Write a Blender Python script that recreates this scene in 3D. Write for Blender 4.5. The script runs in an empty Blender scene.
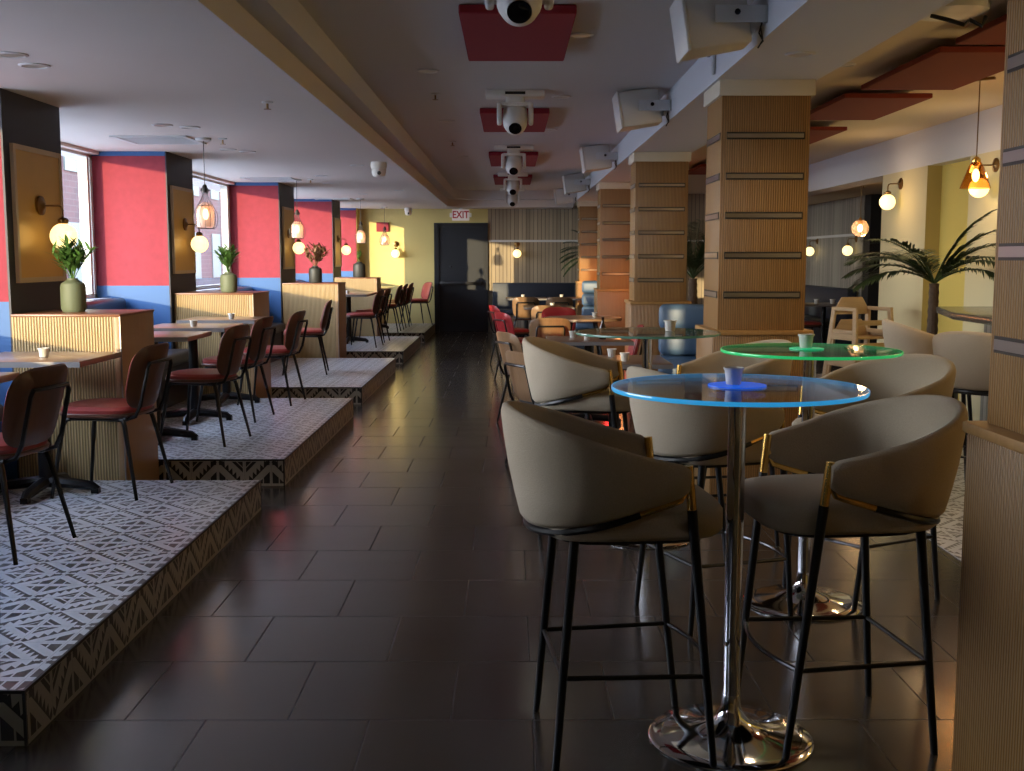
import bpy, bmesh, math, random
from mathutils import Vector, Matrix
random.seed(7)
PI = math.pi
SC = bpy.context.scene
COL = SC.collection

# ------------------------------------------------------------------ materials
class Ex:
    """tiny node-expression builder"""
    def __init__(s, nt, sock): s.nt, s.k = nt, sock
    def _op(s, op, b=None, rev=False):
        n = s.nt.nodes.new('ShaderNodeMath'); n.operation = op
        a, c = (s, b) if not rev else (b, s)
        for i, v in enumerate((a, c)):
            if v is None: continue
            if isinstance(v, Ex): s.nt.links.new(v.k, n.inputs[i])
            else: n.inputs[i].default_value = v
        return Ex(s.nt, n.outputs[0])
    def __add__(s, b): return s._op('ADD', b)
    def __radd__(s, b): return s._op('ADD', b)
    def __sub__(s, b): return s._op('SUBTRACT', b)
    def __rsub__(s, b): return s._op('SUBTRACT', b, True)
    def __mul__(s, b): return s._op('MULTIPLY', b)
    def __rmul__(s, b): return s._op('MULTIPLY', b)
    def __truediv__(s, b): return s._op('DIVIDE', b)
    def lt(s, b): return s._op('LESS_THAN', b)
    def gt(s, b): return s._op('GREATER_THAN', b)
    def fract(s): return s._op('FRACT')
    def floor(s): return s._op('FLOOR')
    def abs(s): return s._op('ABSOLUTE')
    def sin(s): return s._op('SINE')
    def mx(s, b): return s._op('MAXIMUM', b)
    def mn(s, b): return s._op('MINIMUM', b)

def new_mat(name):
    m = bpy.data.materials.new(name); m.use_nodes = True
    nt = m.node_tree
    b = nt.nodes['Principled BSDF']
    return m, nt, b

def mat(name, c, rough=0.5, metal=0.0, emit=None, es=0.0, noise=0.0, nscale=30.0, bump=0.0, spec=None, alpha_noise=None, trans=0.0, coat=0.0):
    m, nt, b = new_mat(name)
    b.inputs['Base Color'].default_value = (*c, 1)
    b.inputs['Roughness'].default_value = rough
    b.inputs['Metallic'].default_value = metal
    if spec is not None: b.inputs['Specular IOR Level'].default_value = spec
    if trans: b.inputs['Transmission Weight'].default_value = trans
    if coat: b.inputs['Coat Weight'].default_value = coat; b.inputs['Coat Roughness'].default_value = .15
    if emit: b.inputs['Emission Color'].default_value = (*emit, 1); b.inputs['Emission Strength'].default_value = es
    if noise or bump:
        tc = nt.nodes.new('ShaderNodeTexCoord')
        n = nt.nodes.new('ShaderNodeTexNoise'); n.inputs['Scale'].default_value = nscale; n.inputs['Detail'].default_value = 4
        nt.links.new(tc.outputs['Object'], n.inputs['Vector'])
        if noise:
            r = nt.nodes.new('ShaderNodeMix'); r.data_type = 'RGBA'
            r.inputs[6].default_value = (*[max(0, x * (1 - noise)) for x in c], 1)
            r.inputs[7].default_value = (*[min(1, x * (1 + noise)) for x in c], 1)
            nt.links.new(n.outputs['Fac'], r.inputs[0]); nt.links.new(r.outputs[2], b.inputs['Base Color'])
        if bump:
            bp = nt.nodes.new('ShaderNodeBump'); bp.inputs['Strength'].default_value = bump; bp.inputs['Distance'].default_value = .004
            nt.links.new(n.outputs['Fac'], bp.inputs['Height']); nt.links.new(bp.outputs[0], b.inputs['Normal'])
    return m

def uv_uv(nt):
    n = nt.nodes.new('ShaderNodeUVMap')
    s = nt.nodes.new('ShaderNodeSeparateXYZ'); nt.links.new(n.outputs[0], s.inputs[0])
    return n, Ex(nt, s.outputs[0]), Ex(nt, s.outputs[1])

def mixrgb(nt, fac, a, b):
    r = nt.nodes.new('ShaderNodeMix'); r.data_type = 'RGBA'
    for i, v in ((6, a), (7, b)):
        if isinstance(v, tuple): r.inputs[i].default_value = (*v, 1)
        else: nt.links.new(v, r.inputs[i])
    if isinstance(fac, Ex): nt.links.new(fac.k, r.inputs[0])
    elif isinstance(fac, float): r.inputs[0].default_value = fac
    else: nt.links.new(fac, r.inputs[0])
    return r.outputs[2]

def reeded(name, c1, c2, period, rough=.5, depth=.004, grain=.25, across='u', dark=.45, duty=None):
    """vertical reeded / slatted wood, ribs along v, grain noise"""
    m, nt, b = new_mat(name)
    un, u, v = uv_uv(nt)
    if across == 'v': u, v = v, u
    w = (u * (2 * PI / period)).sin() * .5 + .5
    if duty: w = (u / period).fract().gt(duty)
    mp = nt.nodes.new('ShaderNodeMapping'); mp.inputs['Scale'].default_value = (40, 2.2, 1) if across == 'u' else (2.2, 40, 1)
    nt.links.new(un.outputs[0], mp.inputs[0])
    n = nt.nodes.new('ShaderNodeTexNoise'); n.inputs['Scale'].default_value = 1.0; n.inputs['Detail'].default_value = 5; n.inputs['Distortion'].default_value = .6
    nt.links.new(mp.outputs[0], n.inputs['Vector'])
    base = mixrgb(nt, n.outputs['Fac'], c1, c2)
    if duty:   # per-slat tone
        wn = nt.nodes.new('ShaderNodeTexWhiteNoise'); wn.noise_dimensions = '1D'
        nt.links.new((u / period).floor().k, wn.inputs['W'])
        base2 = nt.nodes.new('ShaderNodeHueSaturation'); nt.links.new(base, base2.inputs['Color'])
        nt.links.new((Ex(nt, wn.outputs['Value']) * .45 + .78).k, base2.inputs['Value']); base = base2.outputs[0]
    shade = mixrgb(nt, w, (dark, dark, dark), (1., 1., 1.))
    mul = nt.nodes.new('ShaderNodeMix'); mul.data_type = 'RGBA'; mul.blend_type = 'MULTIPLY'; mul.inputs[0].default_value = 1
    nt.links.new(base, mul.inputs[6]); nt.links.new(shade, mul.inputs[7])
    nt.links.new(mul.outputs[2], b.inputs['Base Color'])
    b.inputs['Roughness'].default_value = rough
    bp = nt.nodes.new('ShaderNodeBump'); bp.inputs['Strength'].default_value = .8; bp.inputs['Distance'].default_value = depth
    nt.links.new(w.k, bp.inputs['Height']); nt.links.new(bp.outputs[0], b.inputs['Normal'])
    return m

def wood(name, c1, c2, rough=.4, scale=(3, 45, 1), coat=0.):
    m, nt, b = new_mat(name)
    tc = nt.nodes.new('ShaderNodeUVMap'); mp = nt.nodes.new('ShaderNodeMapping'); mp.inputs['Scale'].default_value = scale
    nt.links.new(tc.outputs[0], mp.inputs[0])
    n = nt.nodes.new('ShaderNodeTexNoise'); n.inputs['Scale'].default_value = 1; n.inputs['Detail'].default_value = 6; n.inputs['Distortion'].default_value = .8
    nt.links.new(mp.outputs[0], n.inputs['Vector'])
    nt.links.new(mixrgb(nt, n.outputs['Fac'], c1, c2), b.inputs['Base Color'])
    b.inputs['Roughness'].default_value = rough
    if coat: b.inputs['Coat Weight'].default_value = coat; b.inputs['Coat Roughness'].default_value = .2
    return m

def floor_tile(name):
    m, nt, b = new_mat(name)
    un = nt.nodes.new('ShaderNodeUVMap'); mp = nt.nodes.new('ShaderNodeMapping')
    mp.inputs['Location'].default_value = (.5152 * 10 + .704 - .5152 + .2576, 5.152 - .305, 0)
    nt.links.new(un.outputs[0], mp.inputs[0])
    br = nt.nodes.new('ShaderNodeTexBrick'); br.offset = .5; br.offset_frequency = 2; br.squash = 1
    br.inputs['Scale'].default_value = 1; br.inputs['Mortar Size'].default_value = .0032; br.inputs['Mortar Smooth'].default_value = .3
    br.inputs['Brick Width'].default_value = .5152; br.inputs['Row Height'].default_value = .5152
    br.inputs['Color1'].default_value = (.036, .031, .027, 1); br.inputs['Color2'].default_value = (.047, .041, .036, 1)
    br.inputs['Mortar'].default_value = (.009, .008, .008, 1)
    nt.links.new(mp.outputs[0], br.inputs['Vector'])
    m2 = nt.nodes.new('ShaderNodeMapping'); m2.inputs['Scale'].default_value = (2.2, 14, 1); nt.links.new(un.outputs[0], m2.inputs[0])
    n = nt.nodes.new('ShaderNodeTexNoise'); n.inputs['Scale'].default_value = 1; n.inputs['Detail'].default_value = 6; n.inputs['Roughness'].default_value = .65
    nt.links.new(m2.outputs[0], n.inputs['Vector'])
    mul = nt.nodes.new('ShaderNodeMix'); mul.data_type = 'RGBA'; mul.blend_type = 'MULTIPLY'; mul.inputs[0].default_value = 1
    cr = mixrgb(nt, n.outputs['Fac'], (.78, .78, .78), (1.22, 1.2, 1.18))
    nt.links.new(br.outputs['Color'], mul.inputs[6]); nt.links.new(cr, mul.inputs[7])
    nt.links.new(mul.outputs[2], b.inputs['Base Color'])
    rr = Ex(nt, n.outputs['Fac']) * .05 + .16 + Ex(nt, br.outputs['Fac']) * .4
    nt.links.new(rr.k, b.inputs['Roughness'])
    b.inputs['Specular IOR Level'].default_value = .8
    bp = nt.nodes.new('ShaderNodeBump'); bp.inputs['Strength'].default_value = .5; bp.inputs['Distance'].default_value = .002
    n3 = nt.nodes.new('ShaderNodeTexNoise'); n3.inputs['Scale'].default_value = 1; m3 = nt.nodes.new('ShaderNodeMapping'); m3.inputs['Scale'].default_value = (1.2, 5, 1)
    nt.links.new(un.outputs[0], m3.inputs[0]); nt.links.new(m3.outputs[0], n3.inputs['Vector'])
    h = Ex(nt, n3.outputs['Fac']) * .9 - Ex(nt, br.outputs['Fac'])
    nt.links.new(h.k, bp.inputs['Height']); nt.links.new(bp.outputs[0], b.inputs['Normal'])
    return m

def kilim(name, light, dark, s=.165, rough=.35):
    """geometric serrated tile: triangles, stepped zigzags and corner squares in mirrored pairs"""
    m, nt, b = new_mat(name)
    un, u, v = uv_uv(nt)
    U, V = u / (2 * s), v / s
    a = 1 - (U.fract() * 2 - 1).abs()
    bb = 1 - ((V * .5).fract() * 2 - 1).abs()
    d = bb - a
    saw = ((a + bb) * 3.5).fract()
    band = d.gt(-.07) * d.lt(saw * .26 - .03) * (a + bb).gt(.12) * (a + bb).lt(1.88)
    low = (a - bb).gt(.40) * bb.gt(.10) * a.lt(.95) * (1 - ((a - .70).abs().lt(.02)))
    tri = (bb - a).gt(.46) * a.gt(.06) * bb.lt(.93) * (1 - ((bb - a) - .64).abs().lt(.025))
    teeth = (a - bb).gt(.16) * (a - bb).lt(saw * .16 + .10) * (a + bb).gt(.5) * (a + bb).lt(1.5)
    sq = a.gt(.80) * bb.gt(.80) * a.lt(.95) * bb.lt(.95)
    pat = band.mx(low).mx(tri).mx(sq)
    joint = (V.fract().lt(.012)).mx((U * 2).fract().lt(.012))
    n = nt.nodes.new('ShaderNodeTexNoise'); n.inputs['Scale'].default_value = 9
    nt.links.new(un.outputs[0], n.inputs['Vector'])
    lt = mixrgb(nt, n.outputs['Fac'], tuple(x * .85 for x in light), light)
    c = mixrgb(nt, pat, lt, dark)
    c = mixrgb(nt, joint * .5, c, (.1, .1, .1))
    nt.links.new(c, b.inputs['Base Color'])
    b.inputs['Roughness'].default_value = rough
    return m

def glass(name, tint, refl=.9):
    m = bpy.data.materials.new(name); m.use_nodes = True; nt = m.node_tree; nt.nodes.clear()
    o = nt.nodes.new('ShaderNodeOutputMaterial'); mx = nt.nodes.new('ShaderNodeMixShader')
    t = nt.nodes.new('ShaderNodeBsdfTransparent'); t.inputs[0].default_value = (*tint, 1)
    g = nt.nodes.new('ShaderNodeBsdfGlossy'); g.inputs['Roughness'].default_value = .02; g.inputs['Color'].default_value = (refl, refl, refl, 1)
    ge = nt.nodes.new('ShaderNodeNewGeometry'); dp = nt.nodes.new('ShaderNodeVectorMath'); dp.operation = 'DOT_PRODUCT'
    nt.links.new(ge.outputs['Normal'], dp.inputs[0]); nt.links.new(ge.outputs['Incoming'], dp.inputs[1])
    k = 1 - Ex(nt, dp.outputs['Value']).abs(); k2 = k * k
    f = k2 * k2 * k * .9 + .035
    nt.links.new(f.k, mx.inputs[0]); nt.links.new(t.outputs[0], mx.inputs[1]); nt.links.new(g.outputs[0], mx.inputs[2])
    nt.links.new(mx.outputs[0], o.inputs[0])
    return m

def brick_mat(name):
    m, nt, b = new_mat(name)
    un = nt.nodes.new('ShaderNodeUVMap')
    br = nt.nodes.new('ShaderNodeTexBrick'); br.inputs['Scale'].default_value = 1
    br.inputs['Brick Width'].default_value = .5; br.inputs['Row Height'].default_value = .18; br.inputs['Mortar Size'].default_value = .012
    br.inputs['Color1'].default_value = (.018, .006, .010, 1); br.inputs['Color2'].default_value = (.026, .009, .013, 1); br.inputs['Mortar'].default_value = (.035, .025, .03, 1)
    nt.links.new(un.outputs[0], br.inputs['Vector']); nt.links.new(br.outputs['Color'], b.inputs['Base Color'])
    b.inputs['Roughness'].default_value = .9
    return m

M = {}
M['floor'] = floor_tile('floor_tile')
M['kilim'] = kilim('kilim_tile_glare', (.60, .61, .64), (.085, .078, .074), rough=.28)  # same tile as the riser, paler and flatter: glare put into its colour
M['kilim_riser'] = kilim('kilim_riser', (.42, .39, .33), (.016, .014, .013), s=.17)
M['black_trim'] = mat('black_trim', (.012, .012, .013), .4)
M['ceil'] = mat('ceiling_paint', (.67, .61, .55), .85, noise=.03, nscale=2)
M['tray'] = mat('tray_paint', (.62, .61, .60), .85)
M['beam'] = mat('beam_paint', (.66, .67, .68), .8)
M['ceil_r'] = mat('right_ceiling_paint', (.66, .58, .46), .85)
M['navy'] = mat('navy_paint', (.018, .019, .028), .55)
M['red'] = mat('red_felt', (.25, .030, .045), .9, noise=.18, nscale=14, bump=.25)
M['blue'] = mat('blue_paint', (.026, .10, .27), .6)
M['sill'] = mat('sill_paint', (.45, .46, .48), .5)
M['yellow'] = mat('yellow_paint', (.60, .50, .20), .8)
M['cream'] = mat('cream_paint', (.62, .56, .34), .8)
M['olive'] = mat('olive_paint_and_shade', (.42, .33, .11), .8)  # on the pier fronts this darker tone is shade put into colour
M['yellow2'] = mat('bright_yellow_paint', (.68, .55, .14), .8)
M['slat'] = reeded('grey_slats', (.27, .21, .14), (.40, .32, .22), .075, .6, .012, duty=.12, dark=.25)
M['slat_grey'] = reeded('pale_slats', (.25, .23, .19), (.33, .31, .26), .06, .6, .006, duty=.12, dark=.4)
M['col_wood'] = reeded('column_reeded_oak', (.235, .115, .030), (.37, .20, .062), .0135, .45, .003, dark=.62)
M['col_plain'] = wood('column_oak', (.27, .14, .042), (.39, .22, .075), .45, (45, 3, 1))
M['capital'] = mat('capital_paint', (.60, .54, .42), .7)
M['strip'] = mat('brushed_strip', (.40, .38, .37), .3, 1.0)
M['strip_dark'] = mat('strip_border', (.02, .018, .018), .4)
M['tambour'] = reeded('tambour_oak', (.42, .28, .12), (.56, .40, .19), .0165, .45, .006, dark=.38)
M['div_top'] = wood('divider_cap_wood', (.16, .06, .03), (.24, .10, .05), .35, (30, 3, 1))
M['div_side'] = wood('divider_side_wood', (.30, .17, .08), (.38, .23, .11), .5, (40, 3, 1))
M['pad_black'] = mat('black_leatherette', (.022, .02, .026), .35)
M['seat_black'] = mat('grey_leatherette', (.05, .05, .055), .35)
M['black_metal'] = mat('black_metal', (.01, .01, .011), .35, .4)
M['walnut'] = wood('walnut_ply', (.075, .03, .018), (.13, .055, .03), .35, (40, 4, 1))
M['ply_edge'] = mat('ply_edge', (.32, .17, .09), .5)
M['red_vinyl'] = mat('red_vinyl', (.30, .045, .04), .4, noise=.1, nscale=8)
M['red_bright'] = mat('red_bright_vinyl', (.30, .016, .018), .4)
M['oak_chair'] = wood('oak_ply', (.18, .10, .048), (.26, .15, .075), .4, (40, 4, 1))
M['table_top'] = wood('table_walnut', (.22, .13, .075), (.32, .20, .12), .28, (4, 40, 1), coat=.3)
M['table_edge'] = mat('table_edge', (.20, .19, .19), .4)
M['table_dark'] = wood('table_dark', (.11, .06, .04), (.17, .10, .065), .28, (4, 40, 1), coat=.3)
M['fabric'] = mat('oatmeal_fabric', (.41, .345, .26), .95, noise=.16, nscale=260, bump=.5)
M['gold'] = mat('brass', (.80, .50, .14), .22, 1.0)
M['chrome'] = mat('chrome', (.62, .62, .64), .08, 1.0)
M['glass_top'] = glass('clear_glass', (.80, .84, .83))
M['glass_win'] = glass('window_glass', (.95, .97, .98), .6)
M['glass_amber'] = glass('amber_glass', (.93, .72, .48))
M['edge_blue'] = mat('blue_glass_edge', (.05, .25, .45), .15, emit=(.03, .36, .75), es=.6)
M['edge_green'] = mat('green_glass_edge', (.02, .3, .1), .15, emit=(.02, .55, .16), es=.55)
M['edge_teal'] = mat('teal_glass_edge', (.10, .20, .16), .12, emit=(.05, .2, .13), es=.12)
M['led_blue'] = mat('blue_light_puck', (.02, .1, .5), .3, emit=(.02, .16, 1.0), es=.45)
M['led_green'] = mat('green_light_puck', (.02, .4, .2), .3, emit=(.02, .7, .3), es=.35)
M['cup'] = mat('frosted_cup', (.78, .77, .72), .5, trans=.15)
M['wax'] = mat('candle_wax', (.55, .52, .45), .6)
M['frame_oak'] = mat('pale_oak_frame', (.52, .40, .25), .5)
M['gold_panel'] = mat('gold_panel', (.60, .36, .085), .40, .35, noise=.1, nscale=4)
M['brass_dark'] = mat('aged_brass', (.22, .13, .05), .35, 1.0)
M['globe'] = mat('opal_globe', (.9, .8, .6), .3, emit=(1.0, .74, .30), es=2.0)
M['bulb'] = mat('filament_bulb', (1, .8, .5), .3, emit=(1.0, .60, .25), es=22)
m_, nt_, b_ = new_mat('ribbed_glass'); M['ribbed'] = m_
b_.inputs['Base Color'].default_value = (.85, .66, .55, 1); b_.inputs['Alpha'].default_value = .42; b_.inputs['Roughness'].default_value = .15
M['cage'] = mat('cage_wire', (.06, .055, .05), .4, .8)
M['white_plastic'] = mat('white_plastic', (.74, .72, .66), .45)
M['white_trim'] = mat('white_trim', (.62, .62, .60), .5)
M['lens'] = mat('black_lens', (.006, .006, .008), .12)
M['grille_dark'] = mat('vent_dark', (.05, .05, .055), .6)
M['panel_red'] = mat('acoustic_red', (.26, .014, .025), .9, noise=.08, nscale=3)
M['panel_rust'] = mat('acoustic_rust', (.17, .022, .010), .9)
M['panel_edge'] = mat('acoustic_edge', (.03, .008, .008), .9)
M['vase_green'] = mat('sage_ceramic', (.135, .165, .105), .6)
M['vase_dark'] = mat('charcoal_ceramic', (.03, .033, .032), .55)
M['leaf'] = mat('leaf_green', (.085, .20, .045), .5, noise=.35, nscale=22)
M['leaf_dry'] = mat('dried_leaf', (.20, .11, .055), .7, noise=.3, nscale=22)
M['palm'] = mat('palm_leaf', (.030, .055, .016), .5, noise=.3, nscale=10)
M['trunk'] = mat('palm_trunk', (.07, .045, .028), .9, noise=.5, nscale=40, bump=1)
M['pot_black'] = mat('pot_black', (.015, .015, .016), .4)
M['counter'] = mat('counter_stone', (.07, .075, .07), .2, noise=.2, nscale=12)
M['hc_wood'] = wood('highchair_wood', (.44, .31, .17), (.56, .40, .24), .5, (4, 30, 1))
M['booth'] = mat('slate_blue_upholstery', (.055, .10, .17), .45)
M['booth_navy'] = mat('navy_upholstery', (.014, .022, .04), .5)
M['booth_edge'] = wood('booth_wood', (.34, .20, .09), (.42, .26, .12), .5, (40, 3, 1))
M['door'] = mat('black_door', (.010, .013, .020), .45)
M['door_frame'] = mat('black_frame', (.008, .010, .015), .4)
M['steel'] = mat('push_bar', (.05, .05, .055), .35, .8)
M['sign_white'] = mat('sign_white', (.75, .70, .66), .5, emit=(1, .85, .8), es=.12)
M['sign_red'] = mat('sign_red', (.35, .02, .03), .5, emit=(.6, .03, .04), es=.1)
M['brick'] = brick_mat('brick_facade')
M['asphalt'] = mat('street', (.25, .25, .26), .9)
M['ext_glass'] = mat('far_window', (.10, .12, .12), .8, spec=.1)
M['ext_pale'] = mat('pale_render', (.55, .60, .52), .9)
M['win_frame'] = mat('window_frame', (.55, .56, .53), .4)
M['void'] = mat('gap_shade', (.012, .011, .010), .8)
M['cable'] = mat('black_cable', (.01, .01, .01), .5)
M['amber_bottle'] = mat('dark_bottle', (.03, .012, .008), .15)

# ------------------------------------------------------------------ mesh builder
class MB:
    def __init__(s): s.v = []; s.f = []; s.m = []; s.mi = 0
    def add(s, vs, fs):
        o = len(s.v); s.v += [tuple(p) for p in vs]
        for f in fs: s.f.append([i + o for i in f]); s.m.append(s.mi)
        return s
    def use(s, i): s.mi = i; return s
    def box(s, x0, x1, y0, y1, z0, z1):
        return s.add([(x0,y0,z0),(x1,y0,z0),(x1,y1,z0),(x0,y1,z0),(x0,y0,z1),(x1,y0,z1),(x1,y1,z1),(x0,y1,z1)],
            [(0,3,2,1),(4,5,6,7),(0,1,5,4),(1,2,6,5),(2,3,7,6),(3,0,4,7)])
    def bar(s, p, q, w, h):
        """rectangular bar from p to q"""
        p, q = Vector(p), Vector(q); d = (q - p).normalized()
        up = Vector((0, 0, 1)) if abs(d.z) < .95 else Vector((0, 1, 0))
        a = d.cross(up).normalized() * (w / 2); b = a.cross(d).normalized() * (h / 2)
        vs = [p - a - b, p + a - b, p + a + b, p - a + b, q - a - b, q + a - b, q + a + b, q - a + b]
        return s.add(vs, [(0,3,2,1),(4,5,6,7),(0,1,5,4),(1,2,6,5),(2,3,7,6),(3,0,4,7)])
    def loft(s, loops, cap=True, closed=False):
        n = len(loops[0]); vs = [p for L in loops for p in L]; fs = []
        k = len(loops)
        for i in range(k if closed else k - 1):
            j = (i + 1) % k
            for a in range(n):
                b = (a + 1) % n
                fs.append((i*n+a, i*n+b, j*n+b, j*n+a))
        if cap and not closed:
            fs.append(tuple(range(n))[::-1]); fs.append(tuple((k-1)*n + a for a in range(n)))
        return s.add(vs, fs)
    def tube(s, path, r, n=8, closed=False):
        P = [Vector(p) for p in path]; k = len(P)
        R = r if isinstance(r, (list, tuple)) else [r] * k
        T = []
        for i in range(k):
            a = P[i-1] if (i > 0 or closed) else P[i]; b = P[(i+1) % k] if (i < k-1 or closed) else P[i]
            T.append((b - a).normalized())
        up = Vector((0, 0, 1)) if abs(T[0].z) < .9 else Vector((1, 0, 0))
        A = T[0].cross(up).normalized(); loops = []
        for i in range(k):
            A = (A - T[i] * A.dot(T[i])).normalized(); B = T[i].cross(A)
            loops.append([P[i] + (A * math.cos(2*PI*j/n) + B * math.sin(2*PI*j/n)) * R[i] for j in range(n)])
        return s.loft(loops, closed=closed)
    def lathe(s, prof, c=(0,0,0), n=24, cap=True):
        loops = [[(c[0]+r*math.cos(2*PI*j/n), c[1]+r*math.sin(2*PI*j/n), c[2]+z) for j in range(n)] for r, z in prof]
        return s.loft(loops, cap=cap)
    def sphere(s, c, r, n=20, m=12, sx=1, sy=1, sz=1):
        pr = [(max(1e-4, math.sin(PI*i/m)), -math.cos(PI*i/m)) for i in range(m+1)]
        loops = [[(c[0]+sx*r*a*math.cos(2*PI*j/n), c[1]+sy*r*a*math.sin(2*PI*j/n), c[2]+sz*r*z) for j in range(n)] for a, z in pr]
        return s.loft(loops)
    def prism(s, poly, z0, z1):
        n = len(poly)
        return s.loft([[(x, y, z0) for x, y in poly], [(x, y, z1) for x, y in poly]])
    def xform(s, mtx, start=0):
        s.v = s.v[:start] + [tuple(mtx @ Vector(p)) for p in s.v[start:]]; return s
    def build(s, name, m, parent=None, bevel=0, smooth=40, seg=2, kind=None):
        me = bpy.data.meshes.new(name); me.from_pydata(s.v, [], s.f)
        ms = m if isinstance(m, (list, tuple)) else [m]
        for q in ms: me.materials.append(q)
        for p, i in zip(me.polygons, s.m): p.material_index = min(i, len(ms) - 1)
        bm = bmesh.new(); bm.from_mesh(me)
        bmesh.ops.recalc_face_normals(bm, faces=bm.faces)
        if bevel:
            es = [e for e in bm.edges if len(e.link_faces) == 2 and e.calc_face_angle(0) > math.radians(50)]
            bmesh.ops.bevel(bm, geom=es, offset=bevel, segments=seg, profile=.5, affect='EDGES', clamp_overlap=True)
        uvl = bm.loops.layers.uv.new('UVMap')
        for f in bm.faces:
            nx, ny, nz = (abs(c) for c in f.normal)
            for l in f.loops:
                x, y, z = l.vert.co
                l[uvl].uv = (x, y) if nz >= max(nx, ny) else ((y, z) if nx >= ny else (x, z))
        bm.to_mesh(me); bm.free()
        if smooth:
            me.polygons.foreach_set('use_smooth', [True] * len(me.polygons))
            me.set_sharp_from_angle(angle=math.radians(smooth))
        o = bpy.data.objects.new(name, me); COL.objects.link(o)
        if parent: o.parent = parent
        if kind: o['kind'] = kind
        return o

def tag(o, label, cat, group=None):
    o['label'] = label; o['category'] = cat
    if group: o['group'] = group
    return o
def thing(name, label=None, cat=None, loc=(0,0,0), rz=0, group=None):
    o = bpy.data.objects.new(name, None); COL.objects.link(o); o.empty_display_size = .1
    o.location = loc; o.rotation_euler = (0, 0, rz)
    if label: tag(o, label, cat, group)
    return o
def kids(o): return [c for c in COL.objects if c.parent is o]
def copy_tree(o, parent=None):
    c = o.copy(); COL.objects.link(c)
    if parent: c.parent = parent
    for ch in KIDS.get(o.name, None) or kids(o): copy_tree(ch, c)
    return c
KIDS = {}
def place(proto, first, loc, rz, label, group=None):
    """move the prototype the first time, copy it afterwards"""
    o = proto if first else copy_tree(proto)
    o.location = loc; o.rotation_euler = (0, 0, rz); o['label'] = label
    if group: o['group'] = group
    elif 'group' in o: del o['group']
    return o
def struct(name, mb, m, **k): return mb.build(name, m, kind='structure', **k)

# ------------------------------------------------------------------ room shell
YE, YB = 22.06, -2.6
XL = -3.78
FINS = [(.10, .2, -3.64), (2.45, 3.2, -2.9), (6.45, 7.28, -2.87), (10.22, 11.05, -3.09), (14.37, 15.35, -2.93), (18.38, 19.22, -2.89)]
ZC = 2.40      # left soffit
ZT = 2.69      # tray
struct('floor', MB().box(-4.2, 7, YB, YE+.4, -.1, 0), M['floor'], smooth=0)
g = MB().box(2.17, 3.98, 3.0, 14, -.05, .004)
struct('floor_patterned', g, M['kilim'], smooth=0)

# ceiling
c = MB()
c.use(0).box(-4.2, -1.16, YB, YE, ZC, 2.95)                 # left soffit
c.box(-1.16, 1.18, 21.3, YE, ZC, 2.95)
R = .55                                                      # rounded inside corner of the tray
arc = [(-1.16 + R - R*math.cos(t*PI/16), 21.3 - R + R*math.sin(t*PI/16)) for t in range(9)]
c.prism([(-1.16, 21.3)] + arc[::-1], ZC, 2.95)
c.use(1).box(-1.16, -1.03, YB, 21.3, 2.53, 2.95)            # second tier
arc2 = [(-1.03 + R - R*math.cos(t*PI/16), 20.95 - R + R*math.sin(t*PI/16)) for t in range(9)]
c.prism([(-1.03, 20.95)] + arc2[::-1], 2.53, 2.95)
c.box(-1.03, 1.18, 20.95, 21.3, 2.53, 2.95)
c.box(-1.03, 1.18, YB, 20.95, ZT, 2.95)                     # tray
c.use(2).box(1.18, 1.76, YB, YE, 2.465, 2.95)                # beam
c.use(3).box(1.76, 4.0, YB, YE, 2.69, 2.95)
c.use(2).box(4.0, 4.3, YB, YE, 2.33, 2.95)
c.use(3).box(4.3, 7.0, YB, YE, ZC, 2.95)
struct('ceiling', c, [M['ceil'], M['tray'], M['beam'], M['ceil_r']], smooth=30)

# left wall: sill wall under the windows, header, fins with red felt faces
WX = [-3.6, -3.6, -3.6, -3.69, -3.49, -3.54, -3.40]           # window plane of each bay
bays = []
prev = YB
for i, (a, b, xf) in enumerate(FINS): bays.append((prev, a)); prev = b
bays.append((prev, YE))
for i, (a, b) in enumerate(bays):
    x = WX[i]
    w = MB().use(0).box(x - .25, x, a, b, 0, 1.07).use(1).box(x - .28, x + .06, a, b, 1.07, 1.09).use(2).box(x - .25, x, a, b, 2.37, ZC)
    if i == 0: w.use(2).box(x - .11, x - .09, a, -.42, 1.07, 2.4).box(x - .11, x - .09, -.08, b, 1.07, 2.4)  # out-of-view bay, slit shaped to lay a sun stripe on the booth
    if i == 1: w.use(2).box(x - .25, x, a, b, 1.07, 2.4)  # out-of-view bay closed off to keep sun from the column
    struct('wall_left', w, [M['blue'], M['sill'], M['ceil']], smooth=0)
for i, (a, b, xf) in enumerate(FINS):
    xo = min(WX[i], WX[i+1]) - .13
    w = MB().use(0).box(xo, xf, a + .012, b, 0, ZC)
    w.use(1).box(xo, xf - .012, a, a + .012, 1.2, 2.36)
    w.use(2).box(xo, xf - .012, a, a + .012, 0, 1.2)
    w.use(3).box(xo, xf - .012, a, a + .012, 2.36, ZC)
    w.use(0).box(xf - .012, xf, a, a + .012, 0, ZC)
    struct('wall_left', w, [M['navy'], M['red'], M['blue'], M['blue']], smooth=0)
w = MB().use(0).box(-3.5, -2.95, 21.712, YE, 0, ZC).use(1).box(-3.5, -2.962, 21.70, 21.712, 1.2, 2.36).use(2).box(-3.5, -2.962, 21.70, 21.712, 0, 1.2).use(2).box(-3.5, -2.962, 21.70, 21.712, 2.36, ZC)
struct('wall_left', w, [M['olive'], M['red'], M['blue']], smooth=0)
struct('wall_left', MB().box(-4.3, -3.9, YB, YE, -.1, 1.06), M['ceil'], smooth=0)
n = 0
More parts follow.
